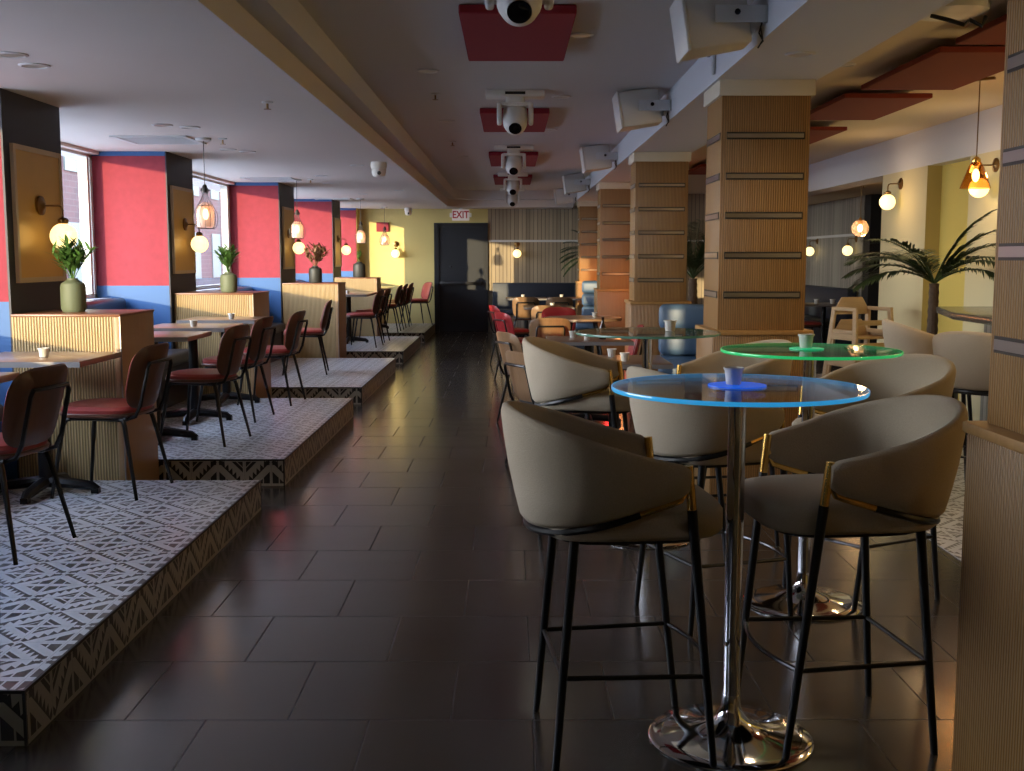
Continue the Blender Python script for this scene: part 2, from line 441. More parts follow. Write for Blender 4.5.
for i, (a, b) in enumerate(bays):
    if i == 0: a, b = -.42, -.08  # unseen slit window, shaped for the booth's sun stripe
    if i == 1: continue
    n += 1; x = WX[i] - .10
    f = MB()
    f.box(x-.03, x+.03, a, a+.05, 1.09, 2.38).box(x-.03, x+.03, b-.05, b, 1.09, 2.38)
    f.box(x-.03, x+.03, a, b, 1.09, 1.13).box(x-.03, x+.03, a, b, 2.345, 2.38)
    if i: f.box(x-.04, x+.04, b-.15, b-.10, 1.13, 2.345)
    o = f.build('window_%d' % n, M['win_frame'], smooth=0, kind='structure')
    MB().add([(x, a+.05, 1.13), (x, b-.05, 1.13), (x, b-.05, 2.345), (x, a+.05, 2.345)], [(0, 1, 2, 3)]).build('glass', M['glass_win'], o, smooth=0)

# end wall
e = MB()
e.use(0).box(-4.2, -1.49, YE, YE+.2, 0, ZC + .2).box(-1.49, -.44, YE, YE+.2, 2.13, ZC+.2)
e.use(1).box(-.44, 7, YE, YE+.2, 0, ZC+.4)
struct('wall_end', e, [M['yellow'], M['slat']], smooth=0)
struct('wall_end', MB().box(-1.6, -.3, YE+.2, YE+.4, 0, 2.4), M['void'], smooth=0)  # added block behind the door against sky showing under it
struct('trim_1', MB().box(-.43, 5.35, YE-.03, YE, 1.76, 1.80), M['white_trim'], smooth=0)
d = MB().box(-1.40, -.53, YE-.02, YE+.05, .01, 2.05).build('door_1', M['door'], smooth=0, kind='structure')
MB().box(-1.49, -1.40, YE-.05, YE+.05, 0, 2.13).box(-.53, -.44, YE-.05, YE+.05, 0, 2.13).box(-1.40, -.53, YE-.05, YE+.05, 2.05, 2.13).build('door_frame', M['door_frame'], d, smooth=0)
MB().box(-1.38, -.56, YE-.10, YE-.06, .93, .985).box(-1.36, -1.30, YE-.07, YE-.02, .92, 1.0).box(-.64, -.58, YE-.07, YE-.02, .92, 1.0).build('push_bar', M['steel'], d, bevel=.006)
MB().sphere((-1.17, YE-.025, 1.28), .022).build('lock_cylinder', M['steel'], d)
# right side
r = MB()
r.use(0).box(4.0, 4.4, 10.9, 12.2, 0, 2.33)
r.use(1).box(4.001, 4.14, 10.895, 10.9, 0, ZC)  # front end of the pier, darkened to hold its shade
r.use(2).box(4.14, 4.4, 9.9, 10.9, 0, ZC)
r.use(0).box(4.0, 4.4, 8.7, 9.9, 0, 2.33)
r.use(1).box(4.001, 4.14, 8.695, 8.7, 0, ZC)
r.use(2).box(4.14, 4.4, YB, 8.7, 0, ZC)
struct('wall_right', r, [M['cream'], M['olive'], M['yellow2']], smooth=0)
struct('wall_right', MB().box(5.40, 5.6, 17.3, YE, 0, ZC), M['slat_grey'], smooth=0)
struct('wall_right', MB().box(5.41, 7, 17.0, 17.29, 0, ZC).box(6.9, 7.0, 12.2, 17.0, 0, ZC).box(4.4, 7, 12.0, 12.2, 0, ZC), M['void'], smooth=0)  # dark doorway gap, its shade put into near-black walls
struct('trim_2', MB().box(5.375, 5.40, 17.3, YE, 1.79, 1.83), M['white_trim'], smooth=0)
struct('wall_back', MB().box(-4.2, 7, YB-.2, YB, 0, 2.95), M['cream'], smooth=0)

# ------------------------------------------------------------------ raised platforms on the left
PLAT = [(-1.2, 2.5), (3.205, 6.38), (7.05, 10.215), (11.055, 14.36), (15.36, 18.37), (19.23, 22.0)]
pl_lab = ['', 'low kilim-tiled platform nearest the viewer, under the first two red chairs', 'second kilim-tiled platform from the viewer, carrying three red-seated chairs',
    'third kilim-tiled platform, with one chair before the reeded divider', 'fourth kilim-tiled platform with sunlit top, small in the distance', 'farthest kilim-tiled platform, ending at the yellow wall']
for i, (a, b) in enumerate(PLAT):
    if i == 0: continue
    xr = -1.445 if i < 3 else -1.48; xl = WX[i+1] + .004
    t = thing('raised_platform', pl_lab[i], 'platform', (0, 0, 0))
    a0 = a
    if i == 2: a0 = 7.286
    tp = MB().box(xl, xr, a0, b, .17, .172)
    rs = MB().box(xl, xr-.001, a0+.001, b-.001, 0, .17)
    if i == 5: tp = MB().box(xl, xr, a, 21.69, .17, .172).box(-2.945, xr, 21.69, b, .17, .172); rs = MB().box(xl, xr-.001, a+.001, 21.69, 0, .17).box(-2.945, xr-.001, 21.69, b-.001, 0, .17)
    if i == 2: tp.box(-2.865, xr, a, a0, .17, .172); rs.box(-2.865, xr-.001, a+.001, a0+.001, 0, .17); xl = -2.865
    tp.build('tiled_top', M['kilim'], t, smooth=0)
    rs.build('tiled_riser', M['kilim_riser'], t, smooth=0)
    k = .007
    MB().box(xl, xr+.001, a-.001, a+k, .163, .1735).box(xr-k, xr+.002, a, b, .163, .1735).box(xr-k, xr+.002, a-.001, a+k, 0, .163).box(xr-k, xr+.002, b-k, b+.001, 0, .163).build('edge_trim', M['black_trim'], t, smooth=0)

# ------------------------------------------------------------------ reeded dividers, vases
DIV = [(6.42, 7.035, -2.24, -2.86), (10.28, 10.98, -2.36, -3.08), (14.385, 15.06, -2.21, -2.92), (18.395, 19.0, -2.19, -2.88)]
dlab = ['reeded oak divider nearest the viewer, a sage vase on its top', 'second reeded oak divider, green leafy vase on top, behind the middle tables',
        'third reeded oak divider with charcoal vase of dried leaves', 'farthest reeded oak divider, against the sunlit yellow wall']
for (a, b, x1, x0), L in zip(DIV, dlab):
    t = thing('booth_divider', L, 'divider', (0, 0, 0))
    MB().box(x0, x1 - .035, a, b, .0, 1.115).build('reeded_front', M['tambour'], t, smooth=0)
    MB().box(x1 - .035, x1, a, b, .0, 1.115).build('end_panel', M['div_side'], t, bevel=.004)
    MB().box(x0, x1 + .006, a - .006, b + .006, 1.115, 1.13).build('cap_board', M['div_top'], t, bevel=.003)
    MB().box(x1 - .002, x1 + .004, a - .003, a + .012, .0, 1.115).build('corner_strip', M['strip'], t, smooth=0)

def leaf(mb, base, d, L, w, droop=.3, n=4):
    d = Vector(d).normalized(); side = d.cross(Vector((0, 0, 1)))
    side = side.normalized() if side.length > .01 else Vector((1, 0, 0))
    vs = []; P = Vector(base)
    for i in range(n + 1):
        t = i / n; ww = w * math.sin(PI * min(1, t * .9 + .08)) * .5
        vs += [P - side * ww, P + side * ww]
        P = P + d * (L / n); d = (d + Vector((0, 0, -droop / n))).normalized()
    mb.add(vs, [(2*i, 2*i+1, 2*i+3, 2*i+2) for i in range(n)])
def vase_plant(loc, h, r, vm, lm, ph, nl, spread, label, lw=.03):
    t = thing('vase_with_foliage', label, 'vase', loc)
    pr = [(r*.86, 0), (r, .02), (r, h*.72), (r*.92, h*.84), (r*.45, h*.95), (r*.42, h), (r*.34, h), (r*.34, h*.9)]
    MB().lathe(pr, n=28).build('vase', vm, t)
    mb = MB(); rnd = random.Random(int(loc[1] * 10))
    for s_ in range(nl):
        an = rnd.uniform(0, 2*PI); tilt = rnd.uniform(.0, spread)
        d = Vector((math.cos(an)*tilt, math.sin(an)*tilt, 1)).normalized()
        top = Vector((0, 0, h)) + d * ph * rnd.uniform(.55, .8)
        mb.tube([(0, 0, h*.9), Vector((0,0,h)) + d*ph*.3, top], .0025, 5)
        for q in range(7):
            f = .3 + .7 * q / 6; b = Vector((0, 0, h)).lerp(top, f)
            a2 = rnd.uniform(0, 2*PI)
            leaf(mb, b, d * .9 + Vector((math.cos(a2), math.sin(a2), .1)) * .8, ph*.33, lw, .5)
    mb.build('foliage', lm, t, smooth=0)
vase_plant((-2.63, 6.76, 1.13), .2, .073, M['vase_green'], M['leaf'], .26, 28, .85, 'sage green vase of leafy stems on the nearest reeded divider', .023)
vase_plant((-2.66, 10.62, 1.13), .19, .078, M['vase_green'], M['leaf'], .27, 16, .75, 'olive vase of green leaves on the second divider, by the window', .026)
vase_plant((-2.53, 14.6, 1.13), .22, .085, M['vase_dark'], M['leaf_dry'], .32, 20, 1.0, 'charcoal vase of brown dried leaves on the third divider', .03)
vase_plant((-2.50, 18.6, 1.13), .26, .1, M['vase_dark'], M['leaf'], .22, 4, .25, 'dark bottle vase with one sprig on the farthest divider', .03)

# ------------------------------------------------------------------ banquettes in the bays
blab = ['black banquette bench beside the nearest table, at the left picture edge', 'dark banquette bench between the first and second dividers', 'dark banquette bench between the second and third dividers', 'dark banquette bench between the third and fourth dividers', 'dark banquette bench by the yellow wall']
for (i, L) in zip(range(2, 7), blab):
    a, b = bays[i]; x = WX[i]
    t = thing('banquette', L, 'bench', (0, 0, 0))
    a = max(PLAT[i-1][0], bays[i][0]) + .05; b = min(PLAT[i-1][1], 21.68) - .03
    MB().box(x + .075, -2.93, a, b, .1735, .52).build('base', M['pad_black'], t, bevel=.01)
    MB().box(x + .21, -2.88, a, b, .52, .63).build('seat_cushion', M['seat_black'], t, bevel=.035, seg=3)
    MB().box(x + .075, x + .21, a, b, .52, 1.09).build('back_cushion', M['pad_black'], t, bevel=.035, seg=3)

# ------------------------------------------------------------------ dining chairs
def superloop(cx, cy, ax, ay, z, n=28, p=3.2):
    out = []
    for j in range(n):
        t = 2*PI*j/n; c_, s_ = math.cos(t), math.sin(t)
        out.append((cx + ax*math.copysign(abs(c_)**(2/p), c_), cy + ay*math.copysign(abs(s_)**(2/p), s_), z))
    return out
def make_chair(backm, padm, seatm, pad_front=True):
    t = thing('dining_chair', 'x', 'chair')
    s = MB().loft([superloop(.01, 0, .20, .19, .432), superloop(.01, 0, .22, .215, .438), superloop(.01, 0, .225, .22, .452), superloop(.01, 0, .222, .218, .458)])
    s.build('seat_shell', M['walnut'], t)
    s = MB().loft([superloop(.01, 0, .215, .21, .458), superloop(.01, 0, .218, .213, .475), superloop(.01, 0, .205, .2, .492), superloop(.01, 0, .15, .15, .5)])
    s.build('seat', seatm, t)
    # curved plywood back, rounded corners, leaning back
    def backpt(u, v, off):
        # u -1..1 across, v 0..1 up
        w = .232 * (1 - .10 * (1 - v))
        yy = u * w
        x = -.215 - .085 * v + .045 * (u * u) + off
        return (x, yy, .475 + .345 * v)
    def outline(k=40):
        pts = []
        for j in range(k):
            th = 2*PI*j/k; c_, s_ = math.cos(th), math.sin(th)
            pts.append((math.copysign(abs(c_)**(2/4.2), c_), .5 + .5*math.copysign(abs(s_)**(2/3.6), s_)))
        return pts
    def slab(o0, o1, sc):
        mb = MB(); ol = outline(); loops = []
        for off, f in ((o0, .0), (o0, .55), (o0, .96), (o0 + (o1-o0)*.5, 1.), (o1, .96), (o1, .55), (o1, .0)):
            f = max(f, .02) * sc
            loops.append([backpt(u*f, .5 + (v-.5)*f, off) for u, v in ol])
        return mb.loft(loops)
    bk = slab(-.008, .008, 1.).build('backrest', backm, t, smooth=50)
    if pad_front: slab(.008, .026, .93).build('back_pad', padm, t, smooth=50)
    # U shaped tube behind the back that runs under the seat
    path = []
    for sg in (-1, 1):
        side = [(.05, sg*.15, .425), (-.15, sg*.155, .42), (-.215, sg*.155, .44), (-.245, sg*.155, .5), (-.292, sg*.15, .70), (-.296, sg*.135, .725)]
        path += side if sg < 0 else side[::-1]
    MB().tube(path, .0105, 8).build('back_tube', M['black_metal'], t)
    for sg in (-1, 1):
        MB().tube([(.17, sg*.17, .428), (-.17, sg*.17, .428)], .011, 8).build('side_rail', M['black_metal'], t)
        MB().tube([(.14, sg*.17, .428), (.165, sg*.175, .42), (.178, sg*.18, .39), (.235, sg*.225, .004)], [.013, .013, .013, .009], 8).build('leg', M['black_metal'], t)
        MB().tube([(-.13, sg*.17, .428), (-.155, sg*.175, .42), (-.165, sg*.18, .39), (-.24, sg*.235, .004)], [.013, .013, .013, .009], 8).build('leg', M['black_metal'], t)
    return t
chA = make_chair(M['walnut'], M['red_vinyl'], M['red_vinyl'])
KIDS[chA.name] = kids(chA)
GC = 'walnut-backed red-seat chairs on the platforms'
spots = [
 (-2.27, 4.83, PI - .14, 'walnut-backed red-seat chair nearest the viewer, cut by the left picture edge'),
 (-2.19, 6.07, PI - .10, 'red-seat chair with walnut back standing before the nearest divider, second from viewer'),
 (-2.14, 7.76, PI - .14, 'red-seat chair nearest the front of the second platform'),
 (-2.20, 8.88, PI - .10, 'red-seat chair in the middle of the three on the second platform'),
 (-2.12, 9.87, PI - .08, 'red-seat chair at the far end of the second platform, in front of the divider'),
 (-2.28, 12.42, PI + .12, 'lone red-seat chair before the third divider, seen almost edge-on'),
 (-2.13, 16.2, PI - .1, 'walnut-backed chair nearest the viewer on the fourth platform, beside the long table'),
 (-2.13, 17.15, PI - .06, 'walnut-backed chair just behind the first one on the fourth platform'),
 (-2.17, 19.45, PI, 'small distant walnut-backed chair at the front of the farthest platform'),
 (-2.15, 20.25, PI, 'second of the distant walnut-backed chairs on the farthest platform'),
 (-2.12, 21.05, PI, 'third of the distant walnut-backed chairs on the farthest platform'),
 (-1.82, 21.62, PI + .45, 'distant chair by the yellow wall, its red back pad facing us'),
]
for i, (x, y, rz, L) in enumerate(spots): place(chA, i == 0, (x, y, .1722), rz, L)

# ------------------------------------------------------------------ tables on platforms
def make_table(sx, sy, h=.75, top='table_top', round_=False, legs=None, name='dining_table'):
    t = thing(name, 'x', 'table')
    if round_: o = MB().prism([(sx/2*math.cos(2*PI*j/40), sx/2*math.sin(2*PI*j/40)) for j in range(40)], h-.035, h)
    else: o = MB().box(-sx/2, sx/2, -sy/2, sy/2, h-.032, h)
    o.build('tabletop', M[top], t, bevel=.004, smooth=40)
    if not round_:
        for sg in (-1, 1):
            y_ = sg*(sy/2 + .001); MB().box(-sx/2-.002, sx/2+.002, y_-.001, y_+.001, h-.031, h-.002).build('edge_band', M['table_edge'], t, smooth=0)
    MB().lathe([(.16, h-.045), (.16, h-.034)], n=20).build('mounting_plate', M['black_metal'], t)
    MB().tube([(0, 0, .06), (0, 0, h-.036)], .036, 14).build('column', M['black_metal'], t)
    for k in range(4):
        an = PI/4*0 + k*PI/2
        c_, s_ = math.cos(an), math.sin(an)
        f = MB().tube([(0, 0, .065), (c_*.10, s_*.10, .058), (c_*.25, s_*.25, .04), (c_*.285, s_*.285, .018)], [.034, .032, .027, .02], 8)
        f.box(c_*.27-.02, c_*.27+.02, s_*.27-.02, s_*.27+.02, .0, .03)
        f.build('foot', M['black_metal'], t)
    return t
tb = make_table(.66, .62); KIDS[tb.name] = kids(tb)
tabs = [(-2.54, 6.03, 'square wood table before the nearest divider, one white cup on it'),
        (-2.62, 4.89, 'square wood table at the left picture edge, only its corner showing'),
        (-2.50, 7.82, 'nearest reddish square table on the second platform'),
        (-2.50, 8.80, 'middle square table on the second platform, white cup near its edge'),
        (-2.52, 9.88, 'farthest square table on the second platform, right before the divider')]
for i, (x, y, L) in enumerate(tabs): place(tb, i == 0, (x, y, .1722), 0, L)
tl = make_table(.72, 1.45); tl.location = (-2.45, 17.0, .1722); tl['label'] = 'long pedestal table on the fourth platform, behind the third divider'
tl2 = make_table(.66, 1.5); tl2.location = (-2.50, 20.35, .1722); tl2['label'] = 'distant sunlit table on the farthest platform, under the last pendants'

# ------------------------------------------------------------------ cups
def make_cup(r=.028, h=.05):
    o = MB().lathe([(r*.72, 0), (r*.78, .002), (r*.92, h*.8), (r*1.06, h*.9), (r*1.1, h), (r*.98, h), (r*.86, h*.8), (r*.70, .012)], n=24).build('cup', M['cup'])
    return tag(o, 'x', 'cup')
cup = make_cup(); cups_first = [True]
def put_cup(x, y, z, L, s=1., group=None):
    o = cup if cups_first[0] else cup.copy()
    if not cups_first[0]: COL.objects.link(o)
    cups_first[0] = False
    o.location = (x, y, z + .0006); o.scale = (s, s, s); o['label'] = L
    return o
put_cup(-2.49, 5.96, .9225, 'white cup alone on the nearest left table')
put_cup(-2.45, 8.66, .9225, 'white cup on the middle table of the second platform')
put_cup(-2.42, 9.72, .9225, 'white cup on the table before the second divider')
put_cup(-2.42, 16.7, .9225, 'white cup on the long table beyond the third divider')
put_cup(-2.4, 20.0, .9225, 'small white cup on the distant sunlit table')

# ------------------------------------------------------------------ bar stools
def make_stool():
    t = thing('bar_stool', 'x', 'bar stool')
    def plan(a):      # a in -1..1 -> x,y, outward normal
        s_, a = (1 if a >= 0 else -1), abs(a)
        if a > .60:
            k = (a - .60) / .40
            return -.06 + .20*k, s_*(.262 - .012*k), (0.04, s_*1.0)
        ph = a / .60 * PI/2
        return -.06 - .225*math.cos(ph), s_*.262*math.sin(ph), (-math.cos(ph), s_*math.sin(ph))
    loops = []; N = 44; railpts = []
    for i in range(N + 1):
        a = -1 + 2*i/N
        x, y, (nx, ny) = plan(a)
        u = min(1, max(0, (x + .285) / .425))
        zt = .888 + .142*(1-u)**1.35; zb = .688 + .112*u**1.15
        if abs(a) > .93: zt -= .012*((abs(a)-.93)/.07)**2; zb += .01*((abs(a)-.93)/.07)**2
        back = max(0, 1-u)
        th = .019 if abs(a) < .97 else .013
        L = []
        H_ = zt - zb
        def pt(o, f):
            ln = (.012 + .05*back) * (f - .15) + .008*math.sin(f*PI)
            return (x + nx*(o + ln), y + ny*(o + ln), zb + H_*f)
        for o, f in ((.5, -.0), (1, .05), (1, .25), (1, .5), (1, .75), (1, .93), (.6, .985), (0, 1.0), (-.6, .985), (-1, .93), (-1, .7), (-1, .4), (-1, .1), (-.6, .0)):
            L.append(pt(o*th, f))
        loops.append(L)
        q = pt(th*.1, -.02); railpts.append((q[0], q[1], q[2] - .006))
    MB().loft(loops).build('back_shell', M['fabric'], t, smooth=60)
    D = lambda ins, z: [(p[0] if p[0] < .0 else p[0], p[1], z) for p in superloop(.015, 0, .265 - ins, .238 - ins, z, 40, 4.0)]
    MB().loft([D(.05, .664), D(.012, .668), D(.0, .682), D(.0, .735), D(.012, .752), D(.05, .763), D(.12, .766)]).build('seat_cushion', M['fabric'], t, smooth=60)
    MB().loft([D(.06, .650), D(.05, .650), D(.05, .664)]).build('seat_base', M['black_metal'], t)
    k = int(N*.14)
    MB().tube(railpts[k:-k], .0125, 8).build('back_rail', M['black_metal'], t)
    fr = {}
    for sg in (-1, 1):
        foot, top = Vector((.235, sg*.225, .0)), Vector((.138, sg*.252, .885))
        P = lambda z: foot.lerp(top, z/.885)
        lg = MB().tube([P(.0), P(.76)], [.011, .0145], 10).build('leg', M['black_metal'], t)
        MB().tube([P(.757), P(.884)], .0135, 10).build('brass_sleeve', M['gold'], lg)
        seg = railpts[:k+1] if sg < 0 else railpts[-k-1:]
        e_ = P(.835)
        MB().tube(([tuple(e_)] + seg[1:]) if sg < 0 else (seg[:-1] + [tuple(e_)]), .0105, 8).build('brass_rail_end', M['gold'], lg)
        bf, bt = Vector((-.222, sg*.222, 0)), Vector((-.165, sg*.19, .685))
        Q = lambda z: bf.lerp(bt, z/.685)
        MB().tube([Q(0), Q(.685)], [.011, .0145], 10).build('leg', M['black_metal'], t)
        fr[sg] = (P(.275), Q(.275))
    a, b, c_, d = fr[-1][0], fr[1][0], fr[1][1], fr[-1][1]
    front = [a.lerp(b, q/8) + Vector((.045*math.sin(PI*q/8), 0, 0)) for q in range(9)]
    MB().tube(front, .0075, 8).build('footrest', M['strip_front'], t)
    for nm, p, q in (('stretcher', b, c_), ('stretcher', c_, d), ('stretcher', d, a)): MB().tube([p, q], .0075, 8).build(nm, M['black_metal'], t)
    return t
M['strip_front'] = mat('worn_black_metal', (.05, .05, .055), .22, .9)
st = make_stool(); KIDS[st.name] = kids(st)
for c_ in kids(st): KIDS[c_.name] = kids(c_)
stools = [
 (.325, 3.262, .10, 'oatmeal bar stool closest to the viewer, left of the blue-edged glass table'),
 (1.00, 3.345, PI + .12, 'oatmeal bar stool right of the blue-edged glass table, opening towards us, near the right pillar'),
 (.415, 5.93, -.20, 'pale bar stool farther back on the aisle, left of the teal-edged glass table'),
 (.815, 4.44, .37, 'grey bar stool seen from behind through the blue-edged glass table'),
 (1.53, 4.76, PI + .42, 'bar stool on the right side of the green-edged glass table, inside of its back showing'),
 (1.09, 5.72, PI + .22, 'bar stool half hidden behind the green-edged table, low arm pointing left'),
 (2.91, 7.65, -.15, 'bar stool at the dark counter, farther one with sunlit left edge'),
 (2.86, 6.62, .75, 'bar stool at the dark counter, nearer one, its back to us'),
]
for i, (x, y, rz, L) in enumerate(stools): place(st, i == 0, (x, y, .0003 if i < 6 else .0045), rz, L)

# ------------------------------------------------------------------ glass bar tables
def glass_table(x, y, r, edge, label, z=1.075):
    t = thing('glass_bar_table', label, 'table', (x, y, .0003))
    MB().lathe([(r-.006, z-.012), (r-.006, z)], n=72).build('glass_top', M['glass_top'], t, smooth=30)
    MB().lathe([(r-.006, z-.0120), (r-.003, z-.0120), (r-.002, z-.0105), (r-.002, z-.0012), (r-.003, z+.0003), (r-.006, z+.0003)], n=72, cap=False).build('top_edge', M[edge], t)
    MB().tube([(0, 0, .06), (0, 0, z-.02)], .026, 24).build('post', M['chrome'], t)
    MB().lathe([(.085, z-.02), (.085, z-.0125)], n=28).build('top_plate', M['chrome'], t)
    MB().lathe([(.245, 0), (.247, .006), (.24, .012), (.20, .016), (.12, .030), (.06, .055), (.04, .08), (.03, .10), (.027, .14)], n=64).build('base', M['chrome'], t, smooth=60)
    return t
ZG = 1.0757
glass_table(.667, 3.262, .372, 'edge_blue', 'round glass bar table with glowing blue edge on chrome post, nearest')
glass_table(1.235, 4.60, .366, 'edge_green', 'round glass bar table with glowing green edge, behind the blue one')
glass_table(.70, 5.72, .372, 'edge_teal', 'round clear glass bar table with teal edge, farthest, by the blue booth')
def puck(x, y, m, L, r=.085):
    return tag(MB().lathe([(r*.94, 0), (r, .001), (r, .0042), (r*.94, .005)], (0, 0, 0), 32).build('light_puck', M[m]), L, 'light')
p_ = puck(0, 0, 'led_blue', 'flat glowing blue disc under the cup on the nearest glass table'); p_.location = (.667, 3.275, ZG)
p_ = puck(0, 0, 'led_green', 'flat glowing green disc under the cup on the green-edged table', .07); p_.location = (1.225, 4.62, ZG)
put_cup(.655, 3.27, ZG + .005, 'frosted cup standing on the blue light on the nearest glass table', 1.0)
put_cup(1.222, 4.62, ZG + .005, 'frosted cup on the green-edged glass table', 1.12)
put_cup(.82, 5.75, ZG, 'lit white cup on the teal-edged glass table', 1.12)

# ------------------------------------------------------------------ columns
def column(x0, x1, y0, y1, label, top=2.465):
    t = thing('timber_column', label, 'column', ((x0+x1)/2, (y0+y1)/2, 0))
    hx, hy = (x1-x0)/2, (y1-y0)/2
    MB().box(-hx, hx, -hy, hy, 1.03, top).build('shaft', M['col_wood'], t, bevel=.004)
    MB().box(-hx-.035, hx+.035, -hy-.035, hy+.035, .0, 1.0).build('plinth', M['col_wood'], t, bevel=.004)
    MB().box(-hx-.045, hx+.045, -hy-.045, hy+.045, 1.0, 1.03).build('plinth_ledge', M['col_plain'], t, bevel=.006)
    if y0 > 4: MB().box(-hx-.02, hx+.02, -hy-.02, hy+.02, top-.09, top-.001).build('capital', M['capital'], t, bevel=.003)
    for z in (2.15, 1.92, 1.695, 1.465, 1.235):
        f = MB().use(0).box(-hx+.03, hx-.03, -hy-.004, -hy+.002, z-.021, z+.021).use(1).box(-hx+.034, hx-.036, -hy-.006, -hy, z-.011, z+.012)
        f.use(0).box(-hx-.004, -hx+.002, -hy+.03, hy-.03, z-.021, z+.021).use(1).box(-hx-.006, -hx, -hy+.034, hy-.034, z-.013, z+.013)
        f.build('inlay_strip', [M['strip_dark'], M['strip']], t, smooth=0)
    return t
column(1.22, 1.75, 2.28, 2.84, 'reeded oak column in the right foreground, cut by the picture edge')
column(1.215, 1.725, 6.57, 7.06, 'reeded oak column behind the green-edged table, largest whole one')
column(1.21, 1.72, 10.98, 11.45, 'reeded oak column second farther back, above the blue booth')
column(1.215, 1.73, 15.3, 15.8, 'sunlit reddish oak column third farther back')
column(1.25, 1.76, 20.4, 20.9, 'farthest oak column near the end wall')

# ------------------------------------------------------------------ booths (centre right)
def booth(x, y, w, label, ang=0):
    t = thing('seating_booth', label, 'booth', (x, y, 0), ang)
    for k in range(3):
        z0 = .50 + k*.2
        MB().box(-w/2, w/2, -.10, .06, z0, z0+.195).build('back_channel', M['booth'], t, bevel=.05, seg=4)
    MB().box(-w/2, w/2, .06, .12, .0, 1.06).build('back_panel', M['booth_navy'], t, bevel=.015)
    MB().box(w/2, w/2+.05, -.58, .12, .0, 1.08).build('side_panel', M['booth_navy'], t, bevel=.02)
    MB().box(-w/2, w/2, -.60, -.06, .36, .48).build('seat_cushion', M['booth'], t, bevel=.04, seg=3)
    MB().box(-w/2, w/2, -.56, .06, .0, .36).build('base', M['booth_navy'], t)
    return t
booth(1.36, 8.72, .40, 'slate blue channelled booth seat catching sun stripes, beside the second column', -.25)
booth(1.32, 17.7, .38, 'distant pale blue channelled booth seat lit white by sun, before the farthest column', -.25)
t = thing('wall_bench', 'navy upholstered bench along the slatted end wall', 'bench', (.85, 21.75, 0))
MB().box(-1.2, .55, .1, .28, .45, .97).build('backrest', M['booth_navy'], t, bevel=.02)
MB().box(-1.2, .55, -.3, .1, .36, .47).build('seat', M['booth_navy'], t, bevel=.03)
MB().box(-1.2, .55, -.26, .28, 0, .36).build('base', M['slat_grey'], t)
t = thing('wall_bench', 'navy upholstered bench along the pale slatted wall at far right', 'bench', (5.1, 19.7, 0))
MB().box(.12, .27, -2.3, 2.0, .45, .97).build('backrest', M['booth_navy'], t, bevel=.02)
MB().box(-.25, .12, -2.3, 2.0, .36, .47).build('seat', M['booth_navy'], t, bevel=.03)
MB().box(-.2, .27, -2.3, 2.0, 0, .36).build('base', M['booth_navy'], t)

# ------------------------------------------------------------------ centre dining sets
tbc = make_table(.72, .72, top='table_dark'); KIDS[tbc.name] = kids(tbc)
ctabs = [(.72, 7.75, 'dark square table just behind the clear glass bar table, two cups on it'),
         (.68, 9.75, 'dark square table in the middle row, cups and a small dark bottle on it'),
         (.55, 16.3, 'distant table with sunlit top before the end wall'),
         (.28, 19.9, 'farthest left table by the navy end-wall bench'),
         (1.02, 19.9, 'farthest right table by the navy end-wall bench')]
for i, (x, y, L) in enumerate(ctabs): place(tbc, i == 0, (x, y, .0003), 0, L)
tr = thing('round_table', 'large round wood table with sunlit rim and angled legs, mid distance', 'table', (.86, 13.3, .0003))
MB().lathe([(.455, .715), (.46, .72), (.46, .745), (.455, .75)], n=48).build('tabletop', M['table_top'], tr)
for k in range(4):
    an = PI/4 + k*PI/2
    MB().tube([(.20*math.cos(an), .20*math.sin(an), .715), (.36*math.cos(an), .36*math.sin(an), .0)], [.02, .014], 8).build('leg', M['black_metal'], tr)
chB = make_chair(M['oak_chair'], M['red_bright'], M['seat_black'], False); KIDS[chB.name] = kids(chB)
chD = make_chair(M['red_bright'], M['red_bright'], M['red_bright']); KIDS[chD.name] = kids(chD)
cs = [(.29, 7.72, .50, 'oak-backed chair nearest the bar stools, at the dark table behind them'),
      (.20, 9.75, .45, 'oak-backed chair at the middle dark table, on the aisle side'),
      (.40, 12.2, PI/2 + .1, 'oak-backed chair with black tube loop, its back to us, before the round table'),
      (.13, 13.3, .45, 'red chair on the aisle at the left of the round table'),
      (.02, 15.2, .3, 'sunlit orange-looking chair at the aisle, farthest left of the centre chairs'),
      (.62, 14.15, -PI/2, 'red chair facing us across the round table'),
      (.95, 10.55, PI, 'red chair side-on at the right of the middle dark table, by the oak column'),
      (.25, 18.6, PI/2, 'brown-backed chair, left one before the end-wall bench'),
      (.80, 18.6, PI/2, 'sunlit brown-backed chair, right one before the end-wall bench'),
      (.50, 15.35, PI/2, 'oak-backed chair its back to us before the distant sunlit table')]
seen = set()
for x, y, rz, L in cs:
    pr = chD if L.startswith(('red', 'sunlit orange')) else chB
    place(pr, pr not in seen, (x, y, .0003), rz, L); seen.add(pr)
for x, y, z, L in [(.78, 7.62, .7503, 'white cup at the right of the table behind the clear glass table'), (.72, 7.95, .7503, 'white cup beside another on the table behind the clear glass table'),
                   (.55, 9.9, .7503, 'left white cup on the middle dark table'), (.66, 9.62, .7503, 'right white cup on the middle dark table'),
                   (1.0, 13.3, .7503, 'white cup on the large round table'), (.60, 16.15, .7503, 'white candle cup on the distant sunlit table'),
                   (.22, 19.8, .7503, 'tiny white cup on the far left bench table'), (.90, 19.8, .7503, 'tiny white cup on the far right bench table')]:
    put_cup(x, y, z, L, 1.15)
o = MB().lathe([(.028, 0), (.03, .005), (.03, .10), (.012, .14), (.012, .18), (.014, .19)], n=16).build('bottle', M['amber_bottle']); tag(o, 'small dark bottle on the middle dark table', 'bottle'); o.location = (.80, 9.7, .7506)

